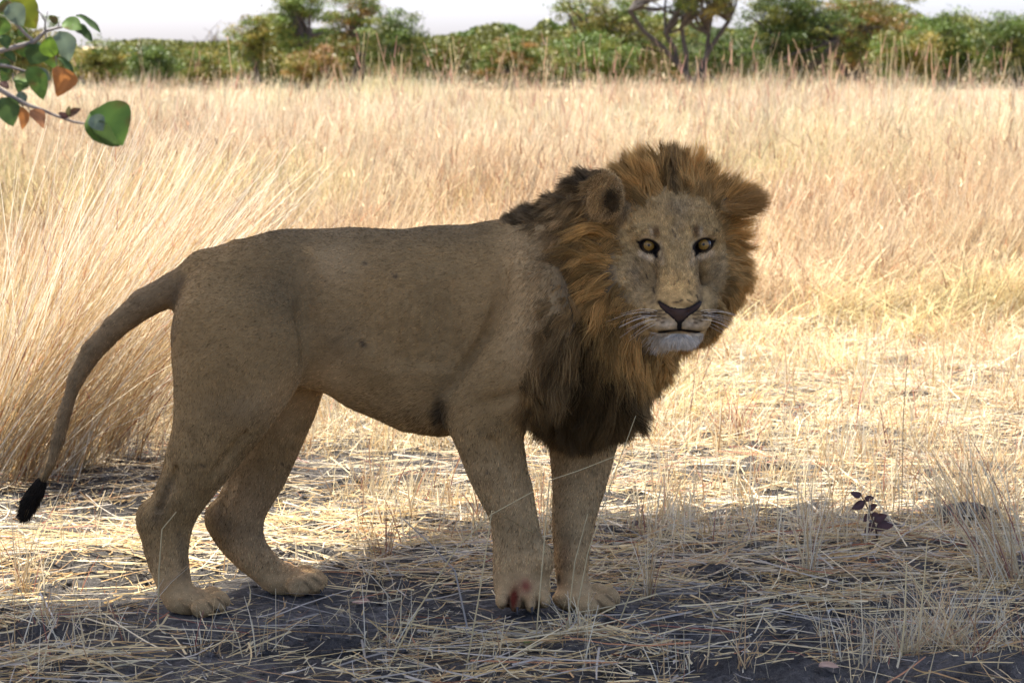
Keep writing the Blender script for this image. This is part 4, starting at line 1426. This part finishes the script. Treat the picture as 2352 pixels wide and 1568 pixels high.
def leaf_mesh(name, kind=0, nseg=9):
    """a rounded, slightly folded leaf blade, unit size, base at origin, growing along +X"""
    u = np.linspace(0, 1, nseg)
    prof = np.sin(np.pi * u ** .8) ** .75 * (.38 if kind == 0 else .30)
    skew = .10 * np.sin(np.pi * u) if kind == 0 else .22 * np.sin(np.pi * u)
    rows = []
    for s in (-1, -.5, 0, .5, 1):
        yv = s * prof + skew
        rows.append(np.stack([u, yv, .18 * np.abs(s) * prof - .22 * u ** 2 + .03 * np.sin(u * 9 + s)], -1))
    v = np.stack(rows, 1).reshape(-1, 3)
    i = np.arange(nseg - 1)[:, None] * 5 + np.arange(4)[None]
    q = np.stack([i, i + 1, i + 6, i + 5], -1).reshape(-1, 4)
    return v, q


def put_leaf(name, base, tip, nrm, mat, col, parent, kind=0, wid=1.0, rim=None):
    v, q = leaf_mesh(name, kind)
    x = np.asarray(tip) - base
    L = np.linalg.norm(x)
    x = x / L
    z = unit(np.asarray(nrm) - x * (np.asarray(nrm) @ x))
    y = np.cross(z, x)
    vv = base + L * (v[:, :1] * x + v[:, 1:2] * y * wid + v[:, 2:] * z)
    cc = np.tile(np.array(col), (len(v), 1)) * (1 + .25 * fbm(vv * 60, 2, 401))[:, None]
    u_ = np.repeat(np.linspace(0, 1, 9), 5)
    s_ = np.tile(np.array([1, .5, 0, .5, 1]), 9)
    cc = mixto(cc, (s_ == 0) * .35 * (u_ < .95), np.array(col) * 1.7)
    if rim is not None:
        cc = mixto(cc, sstep(.1, .5, fbm(vv * 45 + 3, 2, 402)) * .8, rim)
    return new_mesh(name, vv, q, mat, True, cc.clip(.004, .9), parent)


stem = [P(2018, 1265, YS), P(2012, 1215, YS), P(2000, 1180, YS), P(1985, 1150, YS), P(1975, 1130, YS)]
v, f = tube(stem, [.004, .0035, .003, .0025, .002], 6)
new_mesh('stem', v, f, M_GRASS, True, np.tile([.13, .09, .06], (len(v), 1)), sd)
for lx, ly, tx, ty in ((1978, 1138, 1958, 1130), (1985, 1150, 1960, 1165), (1985, 1150, 2004, 1142), (1995, 1172, 2012, 1160), (1995, 1178, 1985, 1195), (2000, 1185, 2016, 1180), (2005, 1200, 1988, 1220), (2010, 1215, 2028, 1215), (2008, 1198, 2034, 1184), (2012, 1215, 2048, 1204), (2014, 1235, 2000, 1245)):
    b_, e_ = P(lx, ly, YS), P(tx, ty, YS - .01)
    e_ = b_ + (e_ - b_) * 1.12
    put_leaf('leaf', b_, e_, (rng.uniform(-.4, .4), -1, .5), M_DLEAF, (.075, .030, .024), sd, 0, .8)

# --- fallen leaves on the soil
M_FLEAF = leafy('fallen_leaf', .6, .2, .2)
for px, py, ang, col, lab in ((880, 1462, .3, (.30, .15, .09), 'curled russet leaf fallen on dark soil between the paws'), (1205, 1492, 1.2, (.10, .16, .04), 'green leaf fallen among straw below the wounded paw'),
                              (1540, 1475, 2.2, (.33, .20, .11), 'tan dry leaf lying on shaded soil beyond the far paw'), (1880, 1560, .1, (.34, .22, .15), 'flat pinkish dry leaf at the foot of the pale tuft'), (850, 1380, 2.9, (.32, .18, .12), 'small pinkish leaf beside the far hind paw')):
    b_ = G(px, py)
    b_[2] = float(ground_h(b_[0], b_[1])) + .012
    put_leaf('fallen_leaf', b_, b_ + .055 * np.array([math.cos(ang), math.sin(ang), .12]), (.1, -.2, 1), M_FLEAF, col, None, 0)
    o = bpy.context.scene.collection.objects[-1]
    tag(o, lab, 'leaf')

# --- crumbs of earth on the trodden ground
n = 5200
q = in_view(n, 6.9, 10.6, .2)
q = q[sstep(-.35, .35, patch(q, 431, 2.2)) > rng.random(n)]
n = len(q)
oc = np.array([(1, 0, 0), (0, 1, 0), (-1, 0, 0), (0, -1, 0), (0, 0, 1), (.6, .6, .6), (-.6, .5, .6), (-.5, -.6, .5), (.6, -.6, .5)], float)
of = np.array([(4, 5, 6, 6), (4, 6, 7, 7), (4, 7, 8, 8), (4, 8, 5, 5)])
of = np.array([(0, 1, 5), (1, 6, 5), (1, 2, 6), (2, 7, 6), (2, 3, 7), (3, 8, 7), (3, 0, 8), (0, 5, 8), (4, 5, 6), (4, 6, 7), (4, 7, 8), (4, 8, 5)])
s = .0035 + .016 * rng.random(n) ** 4
a = rng.uniform(0, 6.28, n)
v = oc[None] * (1 + .3 * rng.standard_normal((n, 9, 3))) * s[:, None, None] * np.array([1.2, 1, .75])
ca_, sa_ = np.cos(a)[:, None], np.sin(a)[:, None]
v = np.stack([v[..., 0] * ca_ - v[..., 1] * sa_, v[..., 0] * sa_ + v[..., 1] * ca_, v[..., 2]], -1)
v += np.concatenate([q, ground_h(q[:, 0], q[:, 1])[:, None] - .001], 1)[:, None]
f = (of[None] + np.arange(n)[:, None, None] * 9).reshape(-1, 3)
tag(new_mesh('soil_crumbs', v.reshape(-1, 3), f, M_SOIL, False), 'crumbs of dry grey earth on the trodden ground', 'soil', kind='stuff')

# --- broken clods of earth
for px, py, r, lab in ((2120, 1165, .075, 'pale flat topped clod of dry earth by the feathery tussock'), (2215, 1215, .07, 'rough grey clod half buried under fallen straw'), (2150, 1180, .05, 'small crumbly clod beside the seedling'),
                       (1960, 745, .11, 'bleached earth lump in the sunlit grass beyond the mane'), (1880, 760, .10, 'low bleached clod row in sunlit straw'), (770, 1490, .06, 'smooth grey clod on shaded soil below the lion belly')):
    c0 = G(px, py)
    me = bmesh.new()
    bmesh.ops.create_icosphere(me, subdivisions=4, radius=1)
    vv = np.array([v_.co[:] for v_ in me.verts])
    ff = np.array([[l.index for l in f_.verts] for f_ in me.faces])
    me.free()
    vv = vv * (1 + .30 * fbm(vv * 1.8 + px, 3, 411) + .10 * fbm(vv * 6 + px, 2, 412))[:, None] * np.array([r * 1.5, r, r * .55])
    vv += c0 + np.array([0, 0, float(ground_h(c0[0], c0[1])) + r * .05])
    tag(new_mesh('earth_clod', vv, ff, M_SOIL), lab, 'clod')
# ------------------------------------------------------------------ bushes and trees behind the field
t = NT('bark')
pos = t.node('ShaderNodeNewGeometry').outputs['Position']
nb_ = t.noise(22, 4, .7, pos).outputs['Fac']
M_BARK = t.done(t.node('ShaderNodeBsdfPrincipled', {'Base Color': t.ramp(nb_, [(.3, (.030, .024, .020)), (.7, (.105, .085, .068))]), 'Roughness': .9, 'Normal': t.node('ShaderNodeBump', {'Strength': .8, 'Distance': .03, 'Height': nb_}).outputs[0]}).outputs[0])
t = NT('pale_bark')
pos = t.node('ShaderNodeNewGeometry').outputs['Position']
nb_ = t.noise(30, 4, .7, pos).outputs['Fac']
M_PBARK = t.done(t.node('ShaderNodeBsdfPrincipled', {'Base Color': t.ramp(nb_, [(.3, (.10, .085, .075)), (.7, (.24, .21, .18))]), 'Roughness': .9}).outputs[0])
M_LEAF = leafy('bush_leaf', .5, .16, .25)
GREEN, OLIVE, GOLD, RUST, DEEP = (np.array(c_) for c_ in ((.098, .145, .026), (.145, .155, .030), (.23, .185, .040), (.24, .14, .04), (.055, .085, .020)))


def leaves_at(cen, nrm_sig, size, cols):
    """leaf quads at points"""
    n = len(cen)
    u = unit(rng.standard_normal((n, 3)))
    w = unit(np.cross(u, rng.standard_normal((n, 3))))
    s = size * rng.uniform(.6, 1.3, n)
    a, b = u * (s * .5)[:, None], w * (s * .36)[:, None]
    v = np.stack([cen - a, cen - b * .9 + a * .1, cen + a, cen + b + a * .05], 1).reshape(-1, 3)
    q = np.arange(n * 4).reshape(-1, 4)
    return v, q, np.repeat(cols, 4, 0)


def limb(a, b, r0, r1, sag, k=6, wob=.06):
    tt = np.linspace(0, 1, k)[:, None]
    L = np.linalg.norm(b - a)
    p = a + (b - a) * tt + np.array([0, 0, 1]) * sag * (np.sin(tt * np.pi)) * L
    p[1:-1] += rng.standard_normal((k - 2, 3)) * wob * L * .5
    return tube(p, np.linspace(r0, r1, k), 6)


def tree(name, label, px0, px1, top, Y, pal, nclump, nleaf, stems=3, trunk_r=.05, base_z=.2, low=.35, leafsize=.075, bark=None, gap=0.0, crad=.20, cat_='bush', group='bushes beyond the field'):
    Y = Y * 1.8
    trunk_r = trunk_r * 1.7
    nclump = int(nclump * 2.4)
    cx = float(P((px0 + px1) / 2, 100, Y)[0])
    rx = float(P(px1, 100, Y)[0] - P(px0, 100, Y)[0]) / 2
    zt = float(P(100, top, Y)[2])
    root = empty(name, (cx, Y, 0))
    tag(root, label, cat_, group)
    # clump centres fill an uneven crown
    z0 = zt * low * .5
    u = unit(rng.standard_normal((nclump * 3, 3)))
    rr_ = rng.random(nclump * 3) ** .45
    lump = 1 + .35 * noise3(u * 1.7 + px0, 7)
    cz = (zt + z0) / 2
    cen = np.stack([cx + u[:, 0] * rx * rr_ * lump * .9, Y + u[:, 1] * rx * .75 * rr_ * lump, cz + u[:, 2] * (zt - z0) / 2 * rr_ * lump * .92], -1)
    if gap:
        cen = cen[noise3(cen * 1.3 + px0, 9) > -1 + gap]
    cen = cen[:nclump]
    # wood
    parts = []
    for s in range(stems):
        a = np.array([cx + rng.normal(0, .05 + trunk_r), Y + rng.normal(0, .05), -.05])
        fk = np.array([cx + rng.normal(0, rx * .34), Y + rng.normal(0, rx * .25), zt * rng.uniform(.30, .5)])
        parts.append(limb(a, fk, trunk_r, trunk_r * .7, .02))
        mine = cen[s::stems]
        for c_ in mine[:: max(1, len(mine) // 9)]:
            parts.append(limb(fk, c_, trunk_r * .55, trunk_r * .12, .04))
    v, q, _ = merge(parts)
    new_mesh('trunk', v, q, bark or M_BARK, True, None, root)
    # foliage: twiggy clumps, flattened, each with its own tone
    if nleaf:
        nleaf = int(nleaf * 2.0)
        k = rng.integers(0, len(cen), nleaf)
        pal = np.array(pal)
        tone = pal[rng.integers(0, len(pal), len(cen))] * rng.uniform(.75, 1.3, (len(cen), 1))
        o = rng.standard_normal((nleaf, 3)) * np.array([crad, crad, crad * .45]) * rng.uniform(.5, 1.1, (len(cen), 1))[k]
        cols = tone[k] * rng.uniform(.6, 1.4, (nleaf, 1))
        v, q, c = leaves_at(cen[k] + o, 1, leafsize, cols)
        v[:, 2] = np.maximum(v[:, 2], .02)
        new_mesh('crown', v, q, M_LEAF, False, c, root)
    return root


tree('bush', 'golden green bush beside the hanging leafy branch', -80, 160, 10, 52, [OLIVE, GOLD, GREEN], 60, 7000, 4, .04)
tree('bush', 'wide low olive gold bush next to the hanging branch', 150, 335, 92, 50, [OLIVE, GOLD, OLIVE, GREEN], 55, 7000, 5, .03)
tree('bush', 'small dark green bush between two golden bushes', 300, 405, 105, 48, [GREEN, DEEP, GREEN], 40, 5000, 4, .03)
tree('bush', 'low olive bush growing under the leafless tree', 395, 560, 112, 50, [OLIVE, GOLD, GREEN], 50, 6000, 5, .03)
tree('bare_tree', 'leafless grey tree rising above the olive bushes', 425, 565, 38, 62, [OLIVE], 120, 0, 7, .035, bark=M_PBARK, cat_='tree')
tree('tree', 'thin yellowish tree leaning beside the tall green tree', 530, 650, 18, 55, [OLIVE, GOLD, GREEN], 34, 3600, 2, .06, low=.6, gap=.7, cat_='tree', group='trees beyond the field')
tree('tree', 'tall fresh green tree with layered branches above the lion rump', 615, 765, -60, 54, [GREEN, GREEN * 1.25, OLIVE], 60, 7000, 3, .07, low=.5, gap=.55,  cat_='tree', group='trees beyond the field')
tree('bush', 'golden brown bush at the foot of the tall green tree', 640, 800, 108, 52, [GOLD, OLIVE, RUST], 45, 5500, 4, .03)
tree('tree', 'loose brownish green tree right of the tall green tree', 745, 890, -40, 57, [OLIVE, RUST * .8, GREEN], 55, 5000, 3, .07, low=.5, gap=.6, cat_='tree', group='trees beyond the field')
tree('tree', 'dense green tree tapering down towards the open gap', 820, 985, 15, 53, [GREEN, DEEP, OLIVE], 70, 8000, 3, .06, low=.3, cat_='tree', group='trees beyond the field')
tree('bush', 'low golden bush filling the gap beneath open sky', 960, 1110, 118, 60, [GOLD, OLIVE, RUST], 40, 4500, 4, .03)
tree('bush', 'rounded bush with orange flank standing alone in the gap', 1085, 1255, 78, 56, [OLIVE, GREEN, RUST, GREEN], 60, 8000, 5, .03)
tree('tree', 'broad green and yellow tree leaning away from the thick trunks', 1265, 1560, -30, 50, [GREEN, OLIVE, GOLD, GREEN], 95, 12000, 4, .09, low=.25, gap=.45, cat_='tree', group='trees beyond the field')
tree('bush', 'bright green bush below the broad yellow green tree', 1270, 1470, 75, 48, [GREEN, GREEN * 1.2, OLIVE], 60, 7500, 5, .03)
tree('tree', 'big dark tree with thick splayed stems above the mane', 1430, 1770, -190, 49, [GREEN, GOLD, OLIVE], 90, 9000, 5, .06, low=.8, gap=.4, cat_='tree', group='trees beyond the field')
tree('bush', 'deep green bush behind the thick stems', 1550, 1780, 60, 55, [DEEP, GREEN, DEEP], 55, 7000, 4, .03)
tree('tree', 'tall dense deep green tree beside the thick stems', 1700, 1930, -60, 50, [DEEP, GREEN, DEEP, OLIVE], 95, 12000, 4, .08, low=.2, cat_='tree', group='trees beyond the field')
tree('tree', 'orange tinged tree between two deep green trees', 1860, 2110, -50, 53, [OLIVE, RUST, GREEN, GOLD], 85, 10000, 3, .08, low=.3, gap=.3, cat_='tree', group='trees beyond the field')
tree('bush', 'yellow green bush under the orange tinged tree', 1990, 2170, 60, 49, [GREEN * 1.2, OLIVE, GOLD], 60, 7500, 5, .03)
tree('tree', 'round green tree right of the orange tinged tree', 2070, 2270, 18, 51, [GREEN, OLIVE, GREEN], 80, 10000, 4, .06, low=.2, cat_='tree', group='trees beyond the field')
tree('tree', 'outermost feathery green tree of the row', 2215, 2440, 15, 50, [GREEN, GREEN, OLIVE, DEEP], 85, 10000, 4, .06, low=.2, cat_='tree', group='trees beyond the field')
# a far wood behind the row closes the gaps near the ground
n = 150000
x = rng.uniform(-32, 32, n)
h = 1.95 + .55 * noise3(np.stack([x * .45, 0 * x, 0 * x], -1), 77) + .7 * sstep(1, 7, x) + .25 * noise3(np.stack([x * 1.6, 0 * x, 0 * x], -1), 78)
cen = np.stack([x, rng.uniform(104, 110, n), h * rng.random(n) ** .8], -1)
tone = .85 * np.array([GREEN, OLIVE, OLIVE, GREEN])[(noise3(cen * np.array([.6, .0, .8]), 79) * 2 + 2).astype(int).clip(0, 3)]
v, q, c = leaves_at(cen, 1, .17, tone * rng.uniform(.6, 1.3, (n, 1)))
tag(new_mesh('distant_wood', v, q, M_LEAF, False, c), 'far strip of olive woodland behind the row of bushes', 'woodland', kind='stuff')

# ------------------------------------------------------------------ the tree whose shade the lion stands in
TB = np.array([-2.75, 6.6, 0])
st = tag(empty('shade_tree', TB), 'leafy tree with butterfly leaves whose low branch hangs into view', 'tree')
edge = np.array([(-900, 1385), (-100, 1388), (330, 1376), (650, 1330), (850, 1270), (1050, 1222), (1300, 1198), (1800, 1200), (2352, 1225), (2700, 1240)], float)
eg = G(edge[:, 0], edge[:, 1])
sh = np.array([SUN.x, SUN.y]) / SUN.z
NL = 54000
xy = np.stack([rng.uniform(-2.5, 2.9, NL), rng.uniform(5.8, 10.2, NL)], -1)
lim = np.interp(xy[:, 0], eg[:, 0], eg[:, 1]) + .22 * patch(xy, 501, 2.2) + .12 * patch(xy, 502, 7) + .10
ins = rng.random(NL) < sstep(0, .40, lim - xy[:, 1]) ** .7
back = xy[:, 1] > 6.5 + .25 * patch(xy, 503, 1.2)
xy = xy[ins & back]
hgt = 3.6 + 2.6 * rng.beta(1.6, 2.2, len(xy))
cen = np.stack([xy[:, 0] + sh[0] * hgt, xy[:, 1] + sh[1] * hgt, hgt], -1)
# a few chinks let sun flecks through
ok = noise3(np.stack([xy[:, 0] * 5, xy[:, 1] * 5, 0 * hgt], -1), 505) > -.97
cen = cen[ok]
cols = np.array([.075, .115, .028]) * rng.uniform(.6, 1.4, (len(cen), 1))
v, q, c = leaves_at(cen, 1, .13, cols)
new_mesh('crown', v, q, M_LEAF, False, c, st)
parts = [tube(np.array([TB + (0, 0, -.1), TB + (.04, .02, .7), TB + (.12, .03, 1.4), TB + (.2, .1, 2.1)]), [.20, .165, .15, .13], 10)]
fork = TB + np.array([.2, .1, 2.05])
for e_ in cen[rng.choice(len(cen), 26)]:
    mid = lerp(fork, e_, .5) + np.array([0, 0, .35])
    if e_[2] < 3.0:
        continue
    parts.append(limb(fork, mid, .075, .04, .05))
    parts.append(limb(mid, e_, .04, .010, .02))
v, q, _ = merge(parts)
new_mesh('trunk', v, q, M_BARK, True, None, st)

# the low branch with its leaves, hanging at about five metres from the lens
BY = 5.0
M_BLEAF = leafy('butterfly_leaf', .6, .30, .15)
bw = [fork + (0, 0, -.25), np.array([-2.0, 5.9, 2.05]), np.array([-1.45, 5.3, 1.95]), P(-190, 60, BY + .08), P(-80, 128, BY + .04), P(0, 118, BY), P(79, 97, BY), P(103, 73, BY), P(134, 64, BY), P(168, 58, BY)]
v1 = tube(np.array(bw), [.045, .030, .018, .009, .006, .0050, .0042, .0030, .0022, .0012], 7)
b2 = [P(-120, 110, BY + .05), P(-60, 175, BY + .02), P(0, 206, BY), P(36, 228, BY), P(65, 242, BY), P(95, 252, BY), P(125, 265, BY), P(168, 280, BY), P(204, 286, BY)]
v2 = tube(np.array(b2), [.006, .0055, .005, .0045, .0038, .0028, .0024, .0022, .0018], 7)
v3 = tube(np.array([P(79, 97, BY), P(60, 80, BY), P(30, 98 - 50, BY), P(8, 30, BY + .02), P(-20, 5, BY + .03)]), [.003, .003, .0028, .0026, .0024], 6)
v4 = tube(np.array([P(0, 150, BY), P(20, 153, BY), P(60, 165, BY), P(95, 175, BY)]), [.0035, .003, .0026, .0018], 6)
v5 = tube(np.array([P(103, 73, BY), P(104, 50, BY), P(96, 35, BY), P(84, 21, BY)]), [.0018, .0015, .0012, .0008], 5)
v6 = tube(np.array([P(104, 52, BY), P(110, 25, BY)]), [.001, .0006], 5)
v, q, _ = merge([v1, v2, v3, v4, v5, v6])
br = new_mesh('branch', v, q, M_PBARK, True, None, st)
LG, LY, LD, LS, LB = (.085, .150, .030), (.20, .22, .020), (.050, .085, .026), (.13, .17, .115), (.33, .135, .040)
for bx, by, tx, ty, nrm, col, kind, wd, dep in (
        (206, 258, 290, 332, (.35, -1, .35), LG, 0, 1.55, 0), (204, 284, 268, 346, (-.6, -1, -.3), LD, 0, .95, -.015), (206, 270, 238, 300, (.2, -1, .2), LS, 0, 1.2, -.03),
        (130, 152, 131, 226, (.2, -1, .1), LB, 1, 1.35, -.02), (40, 243, 54, 300, (.5, -1, 0), LB, 1, .8, 0), (68, 254, 98, 298, (-.3, -1, .1), (.30, .145, .07), 1, 1.05, 0),
        (142, 55, 190, 62, (.1, -.8, .7), LG, 0, 1.2, 0), (174, 36, 241, 70, (.1, -.5, 1), LD, 0, .45, 0), (172, 60, 218, 94, (-.2, -.5, .9), LD, 0, .6, 0), (170, 62, 206, 80, (.1, -1, .2), LS, 0, .8, .01),
        (134, 52, 114, 36, (.1, -.8, .6), LG, 0, 1.2, 0), (118, 132, 116, 83, (.1, -1, .1), (.12, .20, .025), 0, 1.2, -.02), (135, 72, 155, 145, (-.2, -1, .1), LS, 0, 1.0, .01),
        (84, 100, 70, 152, (.2, -1, .2), LD, 0, 1.5, 0), (96, 104, 126, 160, (-.3, -1, 0), LG, 0, 1.1, .01), (132, 132, 176, 169, (.4, -.6, .6), LD, 0, .5, -.01),
        (14, 2, 90, 64, (.2, -1, .5), LY, 0, 1.1, .01), (16, 12, 52, 62, (-.2, -1, .2), LS, 0, 1.1, -.01), (26, 4, -12, 28, (0, -1, .4), LG, 0, 1.2, .0),
        (30, 182, 78, 188, (.1, -.7, .8), LG, 0, 1.0, 0), (64, 152, 103, 232, (.3, -1, .1), LG, 0, .75, -.01), (2, 224, 26, 294, (-.2, -1, .1), LD, 0, 1.1, 0), (80, 160, 118, 184, (0, -.8, .5), LS, 0, .7, .01),
        (158, 268, 134, 258, (.2, -1, .3), (.09, .045, .035), 0, .8, 0), (158, 268, 184, 248, (-.2, -1, .3), (.09, .05, .03), 0, .7, 0), (157, 268, 159, 244, (0, -1, .1), (.10, .09, .04), 0, .6, 0),
        (2, 82, 18, 112, (.2, -1, .1), LD, 0, 1.1, 0), (0, 190, 20, 202, (.1, -1, .6), (.08, .04, .03), 0, .9, 0), (44, 210, 52, 246, (.1, -1, 0), LS, 0, .9, .01), (10, 118, 36, 142, (.1, -1, .2), LD, 0, .7, 0),
        (34, 96, 62, 132, (.3, -1, .1), LG, 0, 1.0, .02), (20, 150, 2, 190, (-.3, -1, .1), LG, 0, 1.1, .02), (52, 166, 40, 214, (.2, -1, .2), LD, 0, 1.0, .02), (70, 98, 96, 128, (0, -1, .4), LS, 0, .9, .03), (8, 40, -6, 84, (.2, -1, 0), LG, 0, 1.1, .02),
        (60, 82, 44, 58, (.1, -1, .3), LD, 0, 1.0, .02), (95, 175, 84, 204, (.3, -1, 0), LD, 0, 1.0, .02), (-4, 140, 22, 168, (.1, -1, .3), LD, 0, 1.0, .01), (22, 226, 10, 250, (.1, -1, .2), LG, 0, .9, .02)):
    tx, ty = lerp(bx, tx, .93), lerp(by, ty, .93)
    put_leaf('leaf', P(bx, by, BY + dep), P(tx, ty, BY + dep - .01), nrm, M_BLEAF, col, br, kind, wd, (.10, .05, .02) if col in (LG, LY) else None)
for a_, b_ in (((206, 286), (206, 262)), ((128, 120), (130, 152)), ((60, 240), (68, 254)), ((45, 232), (40, 243)), ((157, 277), (158, 268)), ((103, 73), (118, 132)), ((134, 64), (134, 52)), ((30, 168), (30, 182))):
    v, q = tube(np.array([P(*a_, BY), P(*b_, BY)]), [.0014, .001], 5)
    new_mesh('leaf_stalk', v, q, M_PBARK, True, None, br)
